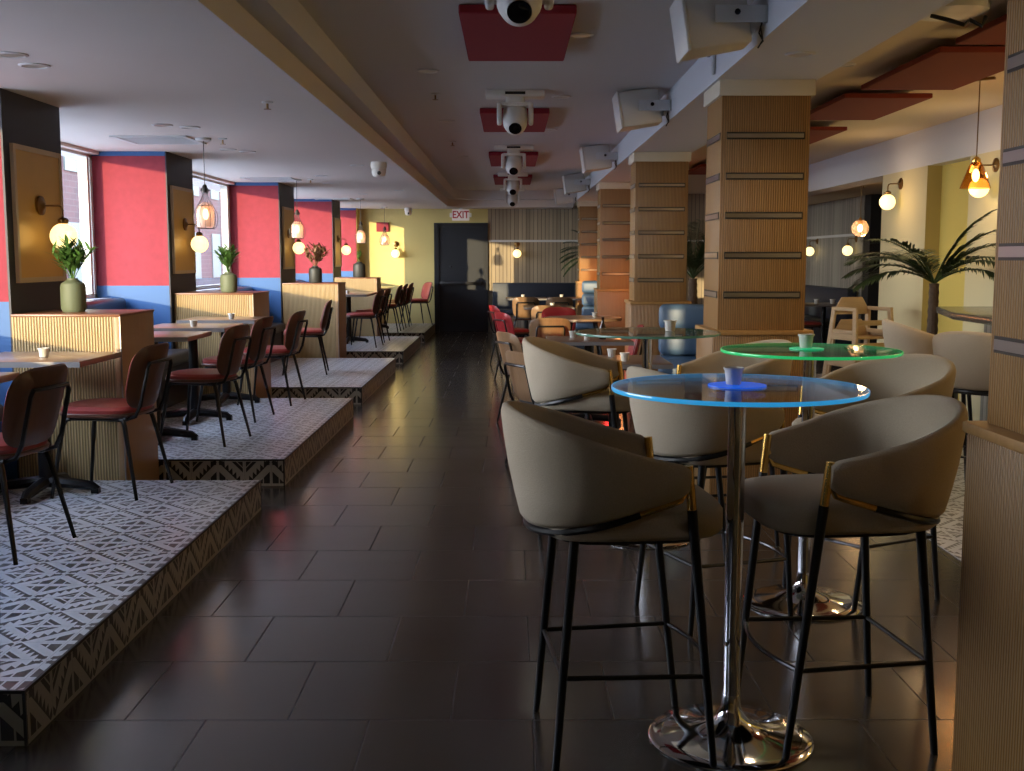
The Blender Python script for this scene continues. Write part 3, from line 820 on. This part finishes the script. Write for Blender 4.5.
# far right tables, chairs
tbf = place(tbc, False, (4.86, 17.4, .0003), 0, 'table before the pale slatted wall at far right, small cups on it')
chC = make_chair(M['oak_chair'], M['red_vinyl'], M['red_vinyl']); KIDS[chC.name] = kids(chC)
for i, (x, y, L) in enumerate([(4.45, 16.9, 'dim chair nearest the stacked high chairs, far right'), (4.4, 18.0, 'dim red-seat chair in the middle of the far right row'), (4.42, 19.1, 'dim red-seat chair showing left beside the big column, far right row')]):
    place(chC, i == 0, (x, y, .0003), .1, L)
put_cup(4.72, 17.3, .7503, 'left tiny cup on the far right table', 1.4); put_cup(4.95, 17.25, .7503, 'right tiny cup on the far right table', 1.4)

# ------------------------------------------------------------------ stacked wooden high chairs
def high_chair():
    t = thing('high_chair', 'x', 'high chair')
    H_ = .74; W = M['hc_wood']
    for sg in (-1, 1):
        for q in (-1, 1):
            MB().bar((q*.24, sg*.245, 0), (q*.165, sg*.20, H_-.01), .055, .03).build('leg', W, t, bevel=.004)
        MB().bar((-.19, sg*.20, H_-.01), (.19, sg*.20, H_-.01), .04, .035).build('armrest', W, t, bevel=.004)
        for z, f in ((.20, .75), (.46, .38)):
            MB().bar((-.165-.075*f, sg*(.2+.045*f), z), (.165+.075*f, sg*(.2+.045*f), z), .022, .06).build('side_rail', W, t, bevel=.003)
    for q in (-1, 1):
        MB().bar((q*.222, -.23, .20), (q*.222, .23, .20), .02, .055).build('cross_rail', W, t, bevel=.003)
    MB().bar((.17, -.2, .60), (.17, .2, .60), .02, .05).build('front_bar', W, t, bevel=.003)
    b = MB().prism([(-.185, 0), (.185, 0), (.185, .07), (.12, .17), (-.12, .17), (-.185, .07)], -.01, .01)
    b.xform(Matrix.Translation((-.165, 0, H_-.07)) @ Matrix.Rotation(PI/2, 4, 'Z') @ Matrix.Rotation(PI/2, 4, 'X')).build('backrest', W, t, bevel=.003)
    MB().box(-.16, .14, -.195, .195, .44, .458).build('seat', W, t, bevel=.003)
    return t
hc = high_chair(); KIDS[hc.name] = kids(hc)
hc.location = (3.45, 11.0, .0045); hc.rotation_euler = (0, 0, -PI/2 + .35); hc['label'] = 'lower of two stacked wooden high chairs before the cream wall'
h2 = copy_tree(hc); h2.location = (3.45, 11.0, .225); h2['label'] = 'upper of two stacked wooden high chairs, nested on the other'

# ------------------------------------------------------------------ bar counter
t = thing('bar_counter', 'bar counter with dark stone top and pale slatted front, right of the palm', 'counter', (3.5, 6.5, 0))
poly = [(-.47, -3.2), (-.40, 1.35), (-.14, 2.35), (.46, 2.35), (.46, -3.2)]
MB().prism(poly, 1.02, 1.07).build('countertop', M['counter'], t, bevel=.006)
MB().prism([(-.28, -3.1), (-.22, 1.25), (.42, 1.25), (.42, -3.1)], 0.004, 1.02).build('slatted_front', M['slat_grey'], t, smooth=0)

# ------------------------------------------------------------------ palms
def palm(loc, label, hs, hc_, nfr, L, seed, pot=True, dirs=None, trunk_r=.07):
    t = thing('potted_palm', label, 'plant', loc)
    rnd = random.Random(seed)
    if pot: MB().lathe([(.17, 0), (.20, .02), (.22, .36), (.225, .38), (.20, .38), (.19, .34)], n=28).build('pot', M['pot_black'], t)
    pr = []
    for i in range(26):
        z = .3 + (hc_ - .3) * i / 25
        pr.append((trunk_r * (1.0 + .12 * (i % 2)) * (1 - .25 * i / 25), z))
    MB().lathe(pr, n=12).build('trunk', M['trunk'], t, smooth=20)
    for k in range(nfr):
        an, el = dirs[k] if dirs else (2*PI*k/nfr + rnd.uniform(-.2, .2), rnd.uniform(.35, 1.2))
        d = Vector((math.cos(an)*math.cos(el), math.sin(an)*math.cos(el), math.sin(el)))
        mb = MB(); P = Vector((0, 0, hc_)); pts = [P.copy()]; ds = [d.copy()]; S = 22
        for i in range(S):
            P = P + d * (L / S); d = (d + Vector((0, 0, -.060))).normalized(); pts.append(P.copy()); ds.append(d.copy())
        mb.tube(pts, [.010*(1 - .8*i/S) for i in range(S+1)], 5)
        for i in range(3, S+1):
            for h_ in (0, .5):
                if h_ and i == S: continue
                Q = pts[i].lerp(pts[min(S, i+1)], h_); dd = ds[i]
                side = dd.cross(Vector((0, 0, 1))).normalized()
                ll = L * .34 * math.sin(PI * (.12 + .80 * i / S)) + .02
                for sg in (-1, 1):
                    leaf(mb, Q, dd * .75 + side * sg + Vector((0, 0, .08 + rnd.uniform(-.12, .12))), ll, .017, .55, 3)
        mb.build('frond', M['palm'], t, smooth=0)
    return t
d1 = [(PI*1.0, .85), (PI*.97, .68), (PI*1.08, 1.0), (PI*.85, .80), (PI*1.25, .85), (-.7, .95), (-1.0, .75), (-.5, 1.1), (-.35, 1.25), (-.9, .8), (1.6, .9), (2.2, .8), (PI*1.05, .55), (-.95, .6)]
palm((3.45, 9.15, .0045), 'potted palm with arching fronds behind the dark counter', 1, 1.24, 14, .74, 3, True, d1, .048)
palm((2.06, 12.7, .0003), 'tall palm in black pot between the two columns, beyond the blue booth', 1, 1.22, 12, .80, 5, True, [(2*PI*k/12, .85 + .4*(k % 2)) for k in range(12)], .06)
palm((1.64, 21.45, .0003), 'far palm peeking out behind the farthest column', 1, 1.45, 9, .72, 9, True, [(PI, .6), (PI*.94, .95), (PI*.97, .3), (PI*.92, .75), (PI*1.0, 1.2), (PI*.9, .5), (PI*.96, .1), (PI*.99, .8), (1.0, 1.3)], .06)

# ------------------------------------------------------------------ sconces, framed panels, pendants
def sconce_proto():
    """plate against wall at x=0, arm along +x"""
    t = thing('wall_sconce', 'x', 'wall lamp')
    p = MB().lathe([(.058, 0), (.058, .012), (.03, .018), (.014, .03)], n=24); p.xform(Matrix.Rotation(PI/2, 4, 'Y')); p.build('backplate', M['brass_dark'], t)
    MB().tube([(.012, 0, 0), (.11, 0, 0), (.128, 0, -.008), (.135, 0, -.03), (.135, 0, -.075)], .006, 8).build('arm', M['brass_dark'], t)
    MB().lathe([(.018, -.115), (.03, -.105), (.032, -.085), (.022, -.075), (.008, -.07)], (.135, 0, 0), 20).build('holder', M['brass_dark'], t)
    MB().sphere((.135, 0, -.185), .080, 28, 16).build('globe', M['globe'], t)
    return t
sc = sconce_proto(); KIDS[sc.name] = kids(sc)
sl = [(-2.85, 6.87, 1.765, 0, 'globe wall lamp on the nearest gold framed panel'),
      (-3.07, 10.66, 1.765, 0, 'globe wall lamp on the second gold framed panel'),
      (-2.91, 14.80, 1.765, 0, 'globe wall lamp on the third gold framed panel'),
      (-2.87, 18.78, 1.765, 0, 'globe wall lamp on the fourth framed panel, just left of the yellow wall'),
      (-2.235, YE - .001, 1.72, -PI/2, 'globe wall lamp on the sunlit yellow end wall'),
      (.127, YE - .001, 1.72, -PI/2, 'globe wall lamp on the slatted end wall right of the door'),
      (4.0, 11.62, 2.205, PI, 'globe wall lamp on the cream wall left of the palm'),
      (4.0, 9.36, 2.21, PI, 'globe wall lamp on the cream wall behind the conical pendant'),
      (5.40, 19.85, 1.75, PI, 'left of two globe wall lamps on the pale slatted wall'),
      (5.40, 17.62, 1.75, PI, 'right of two globe wall lamps on the pale slatted wall')]
for i, (x, y, z, rz, L) in enumerate(sl): place(sc, i == 0, (x, y, z), rz, L)
fl = ['nearest gold panel in pale wood frame on navy pier', 'second gold panel in pale wood frame on navy pier, beside the window', 'third gold panel in pale wood frame on navy pier', 'farthest gold panel in pale wood frame on navy pier']
for (a, b, xf), L in zip(FINS[2:], fl):
    t = thing('framed_panel', L, 'wall panel', (xf + .0005, (a+b)/2 + .01, 1.705))
    w, h = .345, .40
    MB().box(0, .014, -w+.03, w-.03, -h+.03, h-.03).build('panel', M['gold_panel'], t, smooth=0)
    MB().box(0, .022, -w, -w+.03, -h, h).box(0, .022, w-.03, w, -h, h).box(0, .022, -w+.03, w-.03, -h, -h+.03).box(0, .022, -w+.03, w-.03, h-.03, h).build('frame', M['frame_oak'], t, smooth=0)

def pendant_cage():
    t = thing('cage_pendant', 'x', 'pendant lamp')    # origin at ceiling
    MB().lathe([(.055, -.022), (.062, -.018), (.062, -.001)], n=24).build('canopy', M['white_trim'], t)
    MB().tube([(0, 0, -.02), (0, 0, -.37)], .0035, 6).build('cord', M['cage'], t)
    MB().lathe([(.020, -.43), (.022, -.40), (.018, -.375), (.008, -.365)], n=16).build('socket', M['cage'], t)
    prof = [(.016, -.385), (.034, -.41), (.020, -.44), (.028, -.47), (.062, -.535), (.092, -.59), (.098, -.64), (.088, -.69), (.070, -.715)]
    c_ = MB()
    for k in range(14):
        an = 2*PI*k/14; c_.tube([(r_*math.cos(an), r_*math.sin(an), z_) for r_, z_ in prof], .0018, 4)
    for r_, z_ in (prof[1], prof[4], prof[8]): c_.tube([(r_*math.cos(2*PI*j/24), r_*math.sin(2*PI*j/24), z_) for j in range(24)], .0026, 5, closed=True)
    c_.build('wire_cage', M['cage'], t)
    MB().lathe([(.025, -.505), (.055, -.53), (.070, -.56), (.072, -.70), (.066, -.705), (.066, -.56), (.05, -.535)], n=28).build('glass_shade', M['ribbed'], t)
    MB().sphere((0, 0, -.60), .022, 14, 10, sz=1.9).build('bulb', M['bulb'], t)
    return t
pc = pendant_cage(); KIDS[pc.name] = kids(pc)
for i, (x, y, L) in enumerate([(-2.45, 9.1, 'nearest caged pendant lamp hanging over the second platform'), (-2.60, 13.8, 'second caged pendant lamp, over the third platform'),
        (-2.41, 18.2, 'third caged pendant lamp, in front of the yellow wall'), (-2.36, 21.2, 'farthest caged pendant lamp, below the red wall sign'),]):
    place(pc, i == 0, (x, y, ZC), 0, L)
t = thing('cone_pendant', 'conical amber glass pendant lamp hanging over the counter', 'pendant lamp', (3.26, 7.96, 2.69))
MB().box(-.02, .02, -.10, .10, -.018, 0).xform(Matrix.Rotation(.9, 4, 'Z')).build('canopy', M['brass_dark'], t, bevel=.003)
MB().tube([(0, 0, -.015), (0, 0, -.54)], .004, 6).build('cord', M['brass_dark'], t)
MB().lathe([(.02, -.60), (.032, -.58), (.028, -.55), (.01, -.535)], n=18).build('socket', M['gold'], t)
MB().lathe([(.034, -.575), (.05, -.60), (.105, -.755), (.102, -.755), (.047, -.602), (.030, -.577)], n=32).build('glass_shade', M['glass_amber'], t)
MB().sphere((0, 0, -.665), .024, 14, 10, sz=1.9).build('bulb', M['bulb'], t)
t = thing('globe_pendant', 'round amber glass pendant lamp in the far right area', 'pendant lamp', (4.30, 13.9, ZC))
MB().lathe([(.09, -.018), (.095, -.012), (.095, 0)], n=24).build('canopy', M['brass_dark'], t)
MB().tube([(0, 0, -.015), (0, 0, -.47)], .004, 6).build('cord', M['brass_dark'], t)
MB().lathe([(.02, -.53), (.03, -.5), (.012, -.46)], n=16).build('socket', M['gold'], t)
MB().sphere((0, 0, -.585), .105, 24, 14).build('glass_shade', M['ribbed'], t)
MB().sphere((0, 0, -.585), .03, 14, 10, sz=1.5).build('bulb', M['bulb'], t)

# ------------------------------------------------------------------ ceiling: acoustic panels, moving heads, speakers
def slab_panel(x0, x1, y0, y1, z, m, label):
    t = tag(MB().use(0).box(x0, x1, y0, y1, z, z+.045).build('acoustic_panel', [m], bevel=.006, seg=1), label, 'ceiling panel')
    return t
for (a, b), L in zip([(5.66, 7.0), (9.48, 10.87), (13.3, 14.9), (16.9, 18.6)], ['nearest dark red panel flat under the middle ceiling', 'second dark red panel under the middle ceiling', 'third dark red panel under the middle ceiling', 'farthest dark red panel under the middle ceiling']):
    slab_panel(-.255, .325, a, b, ZT-.05, M['panel_red'], L)
for k, ((a, b), L) in enumerate(zip([(4.75, 6.25), (6.47, 7.90), (8.28, 9.6), (10.35, 11.7), (12.4, 13.75), (14.4, 15.8)], ['nearest rust red panel under the right ceiling, top right corner', 'second rust red panel under the right ceiling, largest in view', 'third rust red panel under the right ceiling, right of the big column',
        'fourth rust red panel, its tip showing beside the big column', 'fifth rust red panel seen between two columns', 'farthest rust red panel seen between two columns'])):
    t = thing('acoustic_panel', L, 'ceiling panel', (2.735, (a+b)/2, 2.60)); h = (b-a)/2
    MB().box(-.32, .32, -h, h, 0, .035).build('face', M['panel_rust'], t, bevel=.005, seg=1)
    MB().tube([(0, 0, .03), (0, 0, .0895)], .008, 8).build('hanger', M['gold'], t)

def moving_head():
    t = thing('moving_head_light', 'x', 'stage light')      # origin at ceiling; front to -y
    MB().box(-.22, .22, -.02, .16, -.05, -.0005).build('mount_plate', M['white_plastic'], t, bevel=.008)
    MB().box(-.075, .075, -.023, -.018, -.035, -.015).build('display', M['lens'], t, smooth=0)
    MB().loft([superloop(0, .05, .07, .07, -.05, 24, 4), superloop(0, .05, .075, .075, -.09, 24, 4), superloop(0, .05, .06, .06, -.10, 24, 4)]).build('swivel_base', M['white_plastic'], t)
    for sg in (-1, 1):
        MB().box(sg*.118-.018, sg*.118+.018, -.01, .11, -.25, -.09).build('yoke_arm', M['white_plastic'], t, bevel=.014, seg=3)
    MB().box(-.118, .118, 0, .10, -.115, -.085).build('yoke_bridge', M['white_plastic'], t, bevel=.01)
    hd = MB().lathe([(.03, -.16), (.075, -.15), (.09, -.10), (.094, .0), (.09, .06), (.075, .11), (.05, .135), (.045, .13)], n=28)
    hd.xform(Matrix.Translation((0, .05, -.205)) @ Matrix.Rotation(math.radians(128), 4, 'X'))
    h = hd.build('lamp_head', M['white_plastic'], t)
    ln = MB().lathe([(.001, .128), (.045, .128), (.048, .138), (.036, .142), (.001, .139)], n=24)
    ln.xform(Matrix.Translation((0, .05, -.205)) @ Matrix.Rotation(math.radians(128), 4, 'X'))
    ln.build('lens', M['lens'], h)
    return t
mh = moving_head(); KIDS[mh.name] = kids(mh)
for c_ in kids(mh): KIDS[c_.name] = kids(c_)
for i, (y, L) in enumerate([(4.55, 'white moving head light nearest the viewer, cut by the top picture edge'), (8.50, 'white moving head light second along the middle ceiling, black lens showing'),
        (12.6, 'white moving head light third along the middle ceiling'), (16.55, 'white moving head light fourth along the middle ceiling'), (20.2, 'white moving head light farthest along the middle ceiling')]):
    place(mh, i == 0, (.035, y, ZT), 0, L)

def speaker():
    t = thing('wall_speaker', 'x', 'speaker')            # origin on beam face, projects to -x, tilted
    box_ = MB().prism([(-.10, .17), (.20, .10), (.20, -.10), (-.10, -.17)], -.13, .13)
    Mx = Matrix.Translation((-.27, 0, 0)) @ Matrix.Rotation(math.radians(-9), 4, 'Y') @ Matrix.Rotation(0, 4, 'Z')
    box_.xform(Mx).build('cabinet', M['white_plastic'], t, bevel=.015, seg=2)
    g_ = MB().box(-.118, -.098, -.175, .175, -.135, .135).xform(Mx).build('front_grille', M['white_plastic'], t, bevel=.008)
    MB().box(-.24, 0, -.165, -.155, -.02, .055).box(-.24, 0, .155, .165, -.02, .055).box(-.012, -.0005, -.165, .165, -.02, .055).build('bracket', M['white_trim'], t, smooth=0)
    MB().tube([(-.14, -.172, .025), (-.14, -.16, .025)], .014, 10).build('bracket_knob', M['lens'], t)
    MB().tube([(-.01, -.10, .0), (-.03, -.12, -.06), (-.012, -.13, -.10), (-.03, -.11, -.125), (-.008, -.10, -.09), (-.015, -.08, -.02)], .004, 6).build('cable', M['cable'], t)
    return t
sp = speaker(); KIDS[sp.name] = kids(sp)
for i, (y, rz, L) in enumerate([(5.45, .12, 'white beam speaker nearest the viewer, cut by the top picture edge'), (8.55, .06, 'white beam speaker above the big column, second from viewer'), (12.65, .25, 'white beam speaker third along the beam'),
        (16.9, .1, 'white beam speaker fourth along the beam'), (20.3, .0, 'farthest white beam speaker, small near the end wall')]):
    place(sp, i == 0, (1.1795, y, 2.545), 0, L)
for (x, y, L) in [(1.12, 5.35, 'black cable clip under the nearest beam speaker'), (1.11, 8.62, 'black stage lamp stub below the second beam speaker')]:
    pass
t = thing('ceiling_hook', 'black double hook hanging from the ceiling by the nearest speaker', 'hook', (1.08, 6.5, 2.6895))
MB().box(-.05, .05, -.02, .02, -.02, 0).box(-.05, -.032, -.015, .015, -.11, -.02).box(.032, .05, -.015, .015, -.11, -.02).build('bracket', M['cable'], t, bevel=.004)
o = tag(MB().lathe([(.011, 0), (.013, .02), (.013, .12), (.008, .13)], n=12).build('sensor_tube', M['white_trim']), 'slim white sensor tube on the beam side above the big column', 'sensor'); o.location = (1.166, 6.6, 2.5)
t = thing('projector_mount', 'pale ceiling mount with black cables, top right corner', 'ceiling mount', (2.20, 5.75, 2.69))
MB().loft([superloop(0, 0, .17, .2, -.0005, 32, 2.4), superloop(0, 0, .16, .19, -.03, 32, 2.4)]).build('plate', M['white_trim'], t)
MB().tube([(-.10, .02, -.035), (-.02, .0, -.06), (.05, -.03, -.09), (.09, 0, -.06), (.13, -.05, -.10), (.16, -.02, -.05)], .011, 8).build('cable', M['cable'], t)

# downlights, vents, sprinklers, cameras on the ceilings
def downlight_proto():
    t = thing('downlight', 'x', 'ceiling light')
    MB().lathe([(.075, -.0005), (.075, -.004), (.062, -.009), (.055, -.006), (.055, -.0005)], n=28).build('trim_ring', M['white_trim'], t)
    MB().lathe([(.054, -.002), (.054, -.005)], n=24).build('lens', M['lens_warm'], t)
    return t
M['lens_warm'] = mat('downlight_lens', (.35, .32, .28), .3, emit=(1, .75, .45), es=.04)
dl = downlight_proto(); KIDS[dl.name] = kids(dl)
GD = 'small round recessed downlights in the ceilings'
dls = [(-2.341, 5.40, ZC), (-2.361, 5.70, ZC), (-2.50, 8.20, ZC), (-2.34, 8.34, ZC), (-2.483, 10.02, ZC), (-2.36, 10.23, ZC), (-2.2, 13.2, ZC), (-2.327, 14.48, ZC), (-1.578, 11.7, ZC), (-1.568, 15.96, ZC), (-2.2, 16.9, ZC),
       (.393, 6.45, ZT), (.394, 8.85, ZT), (.379, 11.1, ZT), (.368, 13.6, ZT), (-.55, 7.65, ZT), (-.58, 10.4, ZT), (-.6, 14., ZT), (1.45, 5.75, 2.465), (2.15, 7.4, 2.69), (3.1, 8.75, 2.69), (3.3, 6.0, 2.69)]
where = {ZC: 'left ceiling', ZT: 'middle ceiling', 2.465: 'beam underside', 2.69: 'right ceiling'}
dlab2 = ['recessed downlight at the far left top, left one of the nearest pair', 'recessed downlight at the far left top, right one of the nearest pair', 'recessed downlight above the nearest vent, left of two', 'recessed downlight above the nearest vent, right of two',
  'recessed downlight right of the nearest pendant, nearer of a close pair', 'recessed downlight right of the nearest pendant, farther of a close pair', 'recessed downlight near the second pendant', 'recessed downlight between second and third pendants', 'recessed downlight beside the ceiling camera', 'recessed downlight near the curved soffit edge, far end', 'recessed downlight near the third pendant',
  'recessed downlight beside the nearest dark red panel', 'recessed downlight right of the second moving head', 'recessed downlight right of the second dark red panel', 'recessed downlight right of the third moving head', 'recessed downlight left of the nearest dark red panel', 'recessed downlight left of the second dark red panel', 'recessed downlight left of the third dark red panel',
  'recessed downlight in the beam above the big column', 'recessed downlight beside the second rust panel', 'recessed downlight below the conical pendant canopy', 'recessed downlight right of the second rust panel']
for i, ((x, y, z), L) in enumerate(zip(dls, dlab2)): place(dl, i == 0, (x, y, z), 0, L)
for i, ((x, y), L) in enumerate(zip([(-2.83, 9.2), (-2.9, 13.75), (-2.85, 18.3)], ['nearest ceiling vent grille by the first pendant', 'second ceiling vent grille by the second pendant', 'farthest ceiling vent grille by the third pendant'])):
    t = thing('ceiling_vent', L, 'vent', (x, y, ZC))
    MB().box(-.30, .30, -.30, -.26, -.012, -.0005).box(-.30, .30, .26, .30, -.012, -.0005).box(-.30, -.26, -.26, .26, -.012, -.0005).box(.26, .30, -.26, .26, -.012, -.0005).build('frame', M['white_trim'], t, smooth=0)
    MB().box(-.26, .26, -.26, .26, -.003, -.0005).build('backing', M['grille_dark'], t, smooth=0)
    f = MB()
    for k in range(9): f.box(-.26, .26, -.24 + k*.06 - .009, -.24 + k*.06 + .009, -.009, -.004)
    f.build('slats', M['white_trim'], t, smooth=0)
def sprinkler(x, y, z, L):
    t = thing('sprinkler', L, 'sprinkler', (x, y, z))
    MB().lathe([(.035, -.0005), (.033, -.008), (.012, -.012)], n=18).build('escutcheon', M['white_trim'], t)
    MB().tube([(0, 0, -.008), (0, 0, -.045)], .007, 8).build('stem', M['brass_dark'], t)
    MB().lathe([(.022, -.048), (.024, -.045), (.01, -.042)], n=14).build('deflector', M['brass_dark'], t)
sprinkler(-1.486, 7.0, ZC, 'small sprinkler head near the middle of the left ceiling')
sprinkler(-2.30, 9.12, ZC, 'small sprinkler head just right of the nearest pendant canopy')
sprinkler(-2.43, 13.8, ZC, 'small sprinkler head by the second pendant canopy')
sprinkler(-.57, 8.7, ZT, 'small sprinkler head left of the second moving head')
sprinkler(-.62, 12.2, ZT, 'small sprinkler head left of the third moving head')
sprinkler(4.6, 14.8, ZC, 'small sprinkler head in the far right ceiling')
def dome(loc, L, s=1.):
    t = thing('security_camera', L, 'camera', loc)
    MB().lathe([(.06*s, 0), (.062*s, -.03*s), (.058*s, -.05*s), (.045*s, -.055*s)], n=24).build('base', M['white_plastic'], t)
    MB().lathe([(.052*s, -.05*s), (.055*s, -.075*s), (.045*s, -.105*s), (.02*s, -.12*s), (.001, -.122*s)], n=24).build('body', M['white_plastic'], t)
    MB().sphere((.008*s, -.048*s, -.085*s), .016*s, 12, 8).build('lens', M['lens'], t)
dome((-1.315, 11.35, ZC), 'white turret camera on the ceiling beside the curved soffit edge', 1.3)
dome((-1.95, 21.6, ZC), 'small white camera at the top of the yellow end wall', 1.2)
# beam vent on the right soffit
o = tag(MB().lathe([(.001, 0), (.05, 0), (.055, .006), (.05, .02), (.001, .03)], n=24).xform(Matrix.Rotation(-PI/2, 4, 'Y')).build('wall_sensor', M['white_plastic']), 'round white sensor on the right soffit band', 'sensor'); o.location = (3.9995, 8.6, 2.52)

# signs
def txt(body, size, m, parent, loc, rot):
    cu = bpy.data.curves.new('lettering', 'FONT'); cu.body = body; cu.size = size; cu.extrude = .001; cu.offset = .004; cu.align_x = 'CENTER'; cu.align_y = 'CENTER'
    tmp = bpy.data.objects.new('lettering_tmp', cu); COL.objects.link(tmp)
    dg = bpy.context.evaluated_depsgraph_get(); me = bpy.data.meshes.new_from_object(tmp.evaluated_get(dg))
    bpy.data.objects.remove(tmp); me.materials.clear(); me.materials.append(m)
    o = bpy.data.objects.new('lettering', me); COL.objects.link(o); o.parent = parent; o.location = loc; o.rotation_euler = rot
    return o
t = thing('exit_sign', 'white exit sign with dark red letters above the black door', 'sign', (-.955, 21.7, 2.268))
MB().box(-.165, .165, -.03, .03, -.105, .105).build('housing', M['sign_white'], t, bevel=.012)
MB().box(-.03, .03, -.03, .03, .105, .1315).build('mount', M['white_trim'], t, smooth=0)
MB().box(.165, .21, -.02, .02, -.04, .04).box(-.21, -.165, -.02, .02, -.04, .04).build('side_lamp', M['white_plastic'], t, bevel=.008)
x_ = txt('EXIT', .19, M['sign_red'], t, (0, -.032, 0), (PI/2, 0, 0)); x_.scale = (.82, 1, 1)
t = thing('wall_sign', 'small red exit box on the sunlit yellow wall behind the pendants', 'sign', (-2.47, YE - .03, 2.05))
MB().box(-.14, .10, -.03, .0295, -.09, .09).build('housing', M['sign_box'] if 'sign_box' in M else M['red'], t, bevel=.01)

# groups of repeats
GRP = {'bar_stool': 'upholstered bar stools with brass arm tips', 'glass_bar_table': 'round glass bar tables', 'cup': 'small white cups on the tables', 'timber_column': 'oak clad columns',
  'booth_divider': 'reeded oak dividers on the left', 'vase_with_foliage': 'vases on the reeded dividers', 'banquette': 'banquettes along the windows', 'wall_sconce': 'globe wall lamps', 'framed_panel': 'gold framed panels on navy piers',
  'cage_pendant': 'caged pendant lamps over the platforms', 'moving_head_light': 'moving head lights in the middle ceiling', 'wall_speaker': 'white speakers along the beam', 'downlight': GD, 'ceiling_vent': 'vents in the left ceiling',
  'sprinkler': 'ceiling sprinklers', 'security_camera': 'ceiling cameras', 'high_chair': 'stacked wooden high chairs', 'raised_platform': 'kilim-tiled platforms', 'potted_palm': 'potted palms', 'light_puck': 'light discs on the glass tables', 'seating_booth': 'channelled booth seats', 'wall_bench': 'navy wall benches'}
for o in COL.objects:
    if o.parent or 'category' not in o: continue
    n_ = o.name.split('.')[0]
    if n_ in GRP: o['group'] = GRP[n_]
    elif n_ == 'acoustic_panel': o['group'] = 'dark red panels under the middle ceiling' if 'middle' in o['label'] else 'rust red panels under the right ceiling'
    elif n_ == 'dining_chair': o['group'] = GC if o.location.x < -1 else ('chairs in the far right area' if o.location.x > 3 else 'chairs around the centre tables')
    elif n_ == 'dining_table': o['group'] = 'tables on the platforms' if o.location.x < -1 else 'tables in the centre'

# exterior
struct('ground_outside', MB().box(-70, -4.31, -40, 90, -.8, -.6), M['asphalt'], smooth=0)
t = thing('brick_building', 'dark red brick building outside the windows', 'building', (-13, 40, -.6))
MB().box(-3, 0, -18, 30, 0, 14).build('facade', M['brick'], t, smooth=0)
for k in range(14):
    for z in (1.2, 4.6):
        if k < 14: MB().box(-.02, .05, -16.5 + k*3.2, -15.2 + k*3.2, z, z+1.9).build('window', M['ext_glass'], t, smooth=0)

# ------------------------------------------------------------------ lights
def add_light(name, kind, loc, energy, color, **k):
    l = bpy.data.lights.new(name, kind); l.energy = energy; l.color = color
    for a, v in k.items(): setattr(l, a, v)
    o = bpy.data.objects.new(name, l); COL.objects.link(o); o.location = loc
    return o
SUNK, SKY = .80, 17.0
sun = add_light('sun', 'SUN', (-20, -40, 6), 9.0*SUNK, (1.0, .78, .45), angle=.009)
sun.rotation_euler = Vector((.56, 1, -.097)).to_track_quat('-Z', 'Y').to_euler()
# warm fill added under recessed downlights that are mostly off
for i, (x, y, z) in enumerate(dls):
    if i in (1, 5, 6, 9, 12, 14, 18, 19, 20, 21):
        l = add_light('downlight_fill', 'SPOT', (x, y, z - .02), 40 if x > 2 else (25 if x > 1 else 10), (1, .72, .42), spot_size=2.4, spot_blend=.8, shadow_soft_size=.05)
        l.rotation_euler = (0, 0, 0)
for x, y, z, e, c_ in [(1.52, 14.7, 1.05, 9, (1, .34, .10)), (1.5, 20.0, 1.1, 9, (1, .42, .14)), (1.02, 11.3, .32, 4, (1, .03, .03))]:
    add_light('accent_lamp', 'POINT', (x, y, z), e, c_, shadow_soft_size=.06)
for x, y, z, e in [(3.32, 7.96, 2.02, 5), (4.36, 13.9, 1.7, 6), (3.55, 5.6, 1.75, 14), (3.55, 2.4, 1.75, 14), (3.6, 11.4, 2.0, 5), (3.6, 9.35, 2.0, 5)]:  # the strongest pair is added warm fill without fixtures; the rest are pendants, sconces
    add_light('pendant_sconce_fill', 'POINT', (x, y, z), e, (1, .62, .28), shadow_soft_size=.04)
# portals guide the sky light through the windows
for i, (a, b) in enumerate(bays):
    if i == 0: continue
    l = bpy.data.lights.new('window_portal', 'AREA'); l.shape = 'RECTANGLE'; l.size = (b-a)*.98; l.size_y = 1.1
    l.cycles.is_portal = True
    o = bpy.data.objects.new('window_portal', l); COL.objects.link(o); o.location = (WX[i] - .16, (a+b)/2, 1.77)
    o.rotation_euler = (PI/2, 0, -PI/2)

w = bpy.data.worlds.new('sky'); SC.world = w; w.use_nodes = True
nt = w.node_tree; bg = nt.nodes['Background']
tc = nt.nodes.new('ShaderNodeTexCoord'); sp_ = nt.nodes.new('ShaderNodeSeparateXYZ'); nt.links.new(tc.outputs['Generated'], sp_.inputs[0])
rm = nt.nodes.new('ShaderNodeValToRGB'); nt.links.new(sp_.outputs[2], rm.inputs[0])
rm.color_ramp.elements[0].color = (.93, .91, .86, 1); rm.color_ramp.elements[0].position = .0
rm.color_ramp.elements[1].color = (.56, .70, 1.0, 1); rm.color_ramp.elements[1].position = .6
nt.links.new(rm.outputs[0], bg.inputs[0]); bg.inputs[1].default_value = SKY

# ------------------------------------------------------------------ camera
F = 1120.
cam = bpy.data.cameras.new('camera'); cam.sensor_width = 36; cam.lens = F / 1024 * 36; cam.clip_end = 300
co = bpy.data.objects.new('camera', cam); COL.objects.link(co)
co.location = (0, 0, 1.45)
co.rotation_euler = (PI/2 - math.atan((385.5 - 258) / F), 0, -1.5 / F)
SC.camera = co
SC.view_settings.view_transform = 'Standard'
SC.view_settings.exposure = 0.08
SC.cycles.max_bounces = 10; SC.cycles.diffuse_bounces = 5; SC.cycles.transparent_max_bounces = 12
SC.cycles.caustics_reflective = False; SC.cycles.caustics_refractive = False
SC.cycles.sample_clamp_indirect = 6
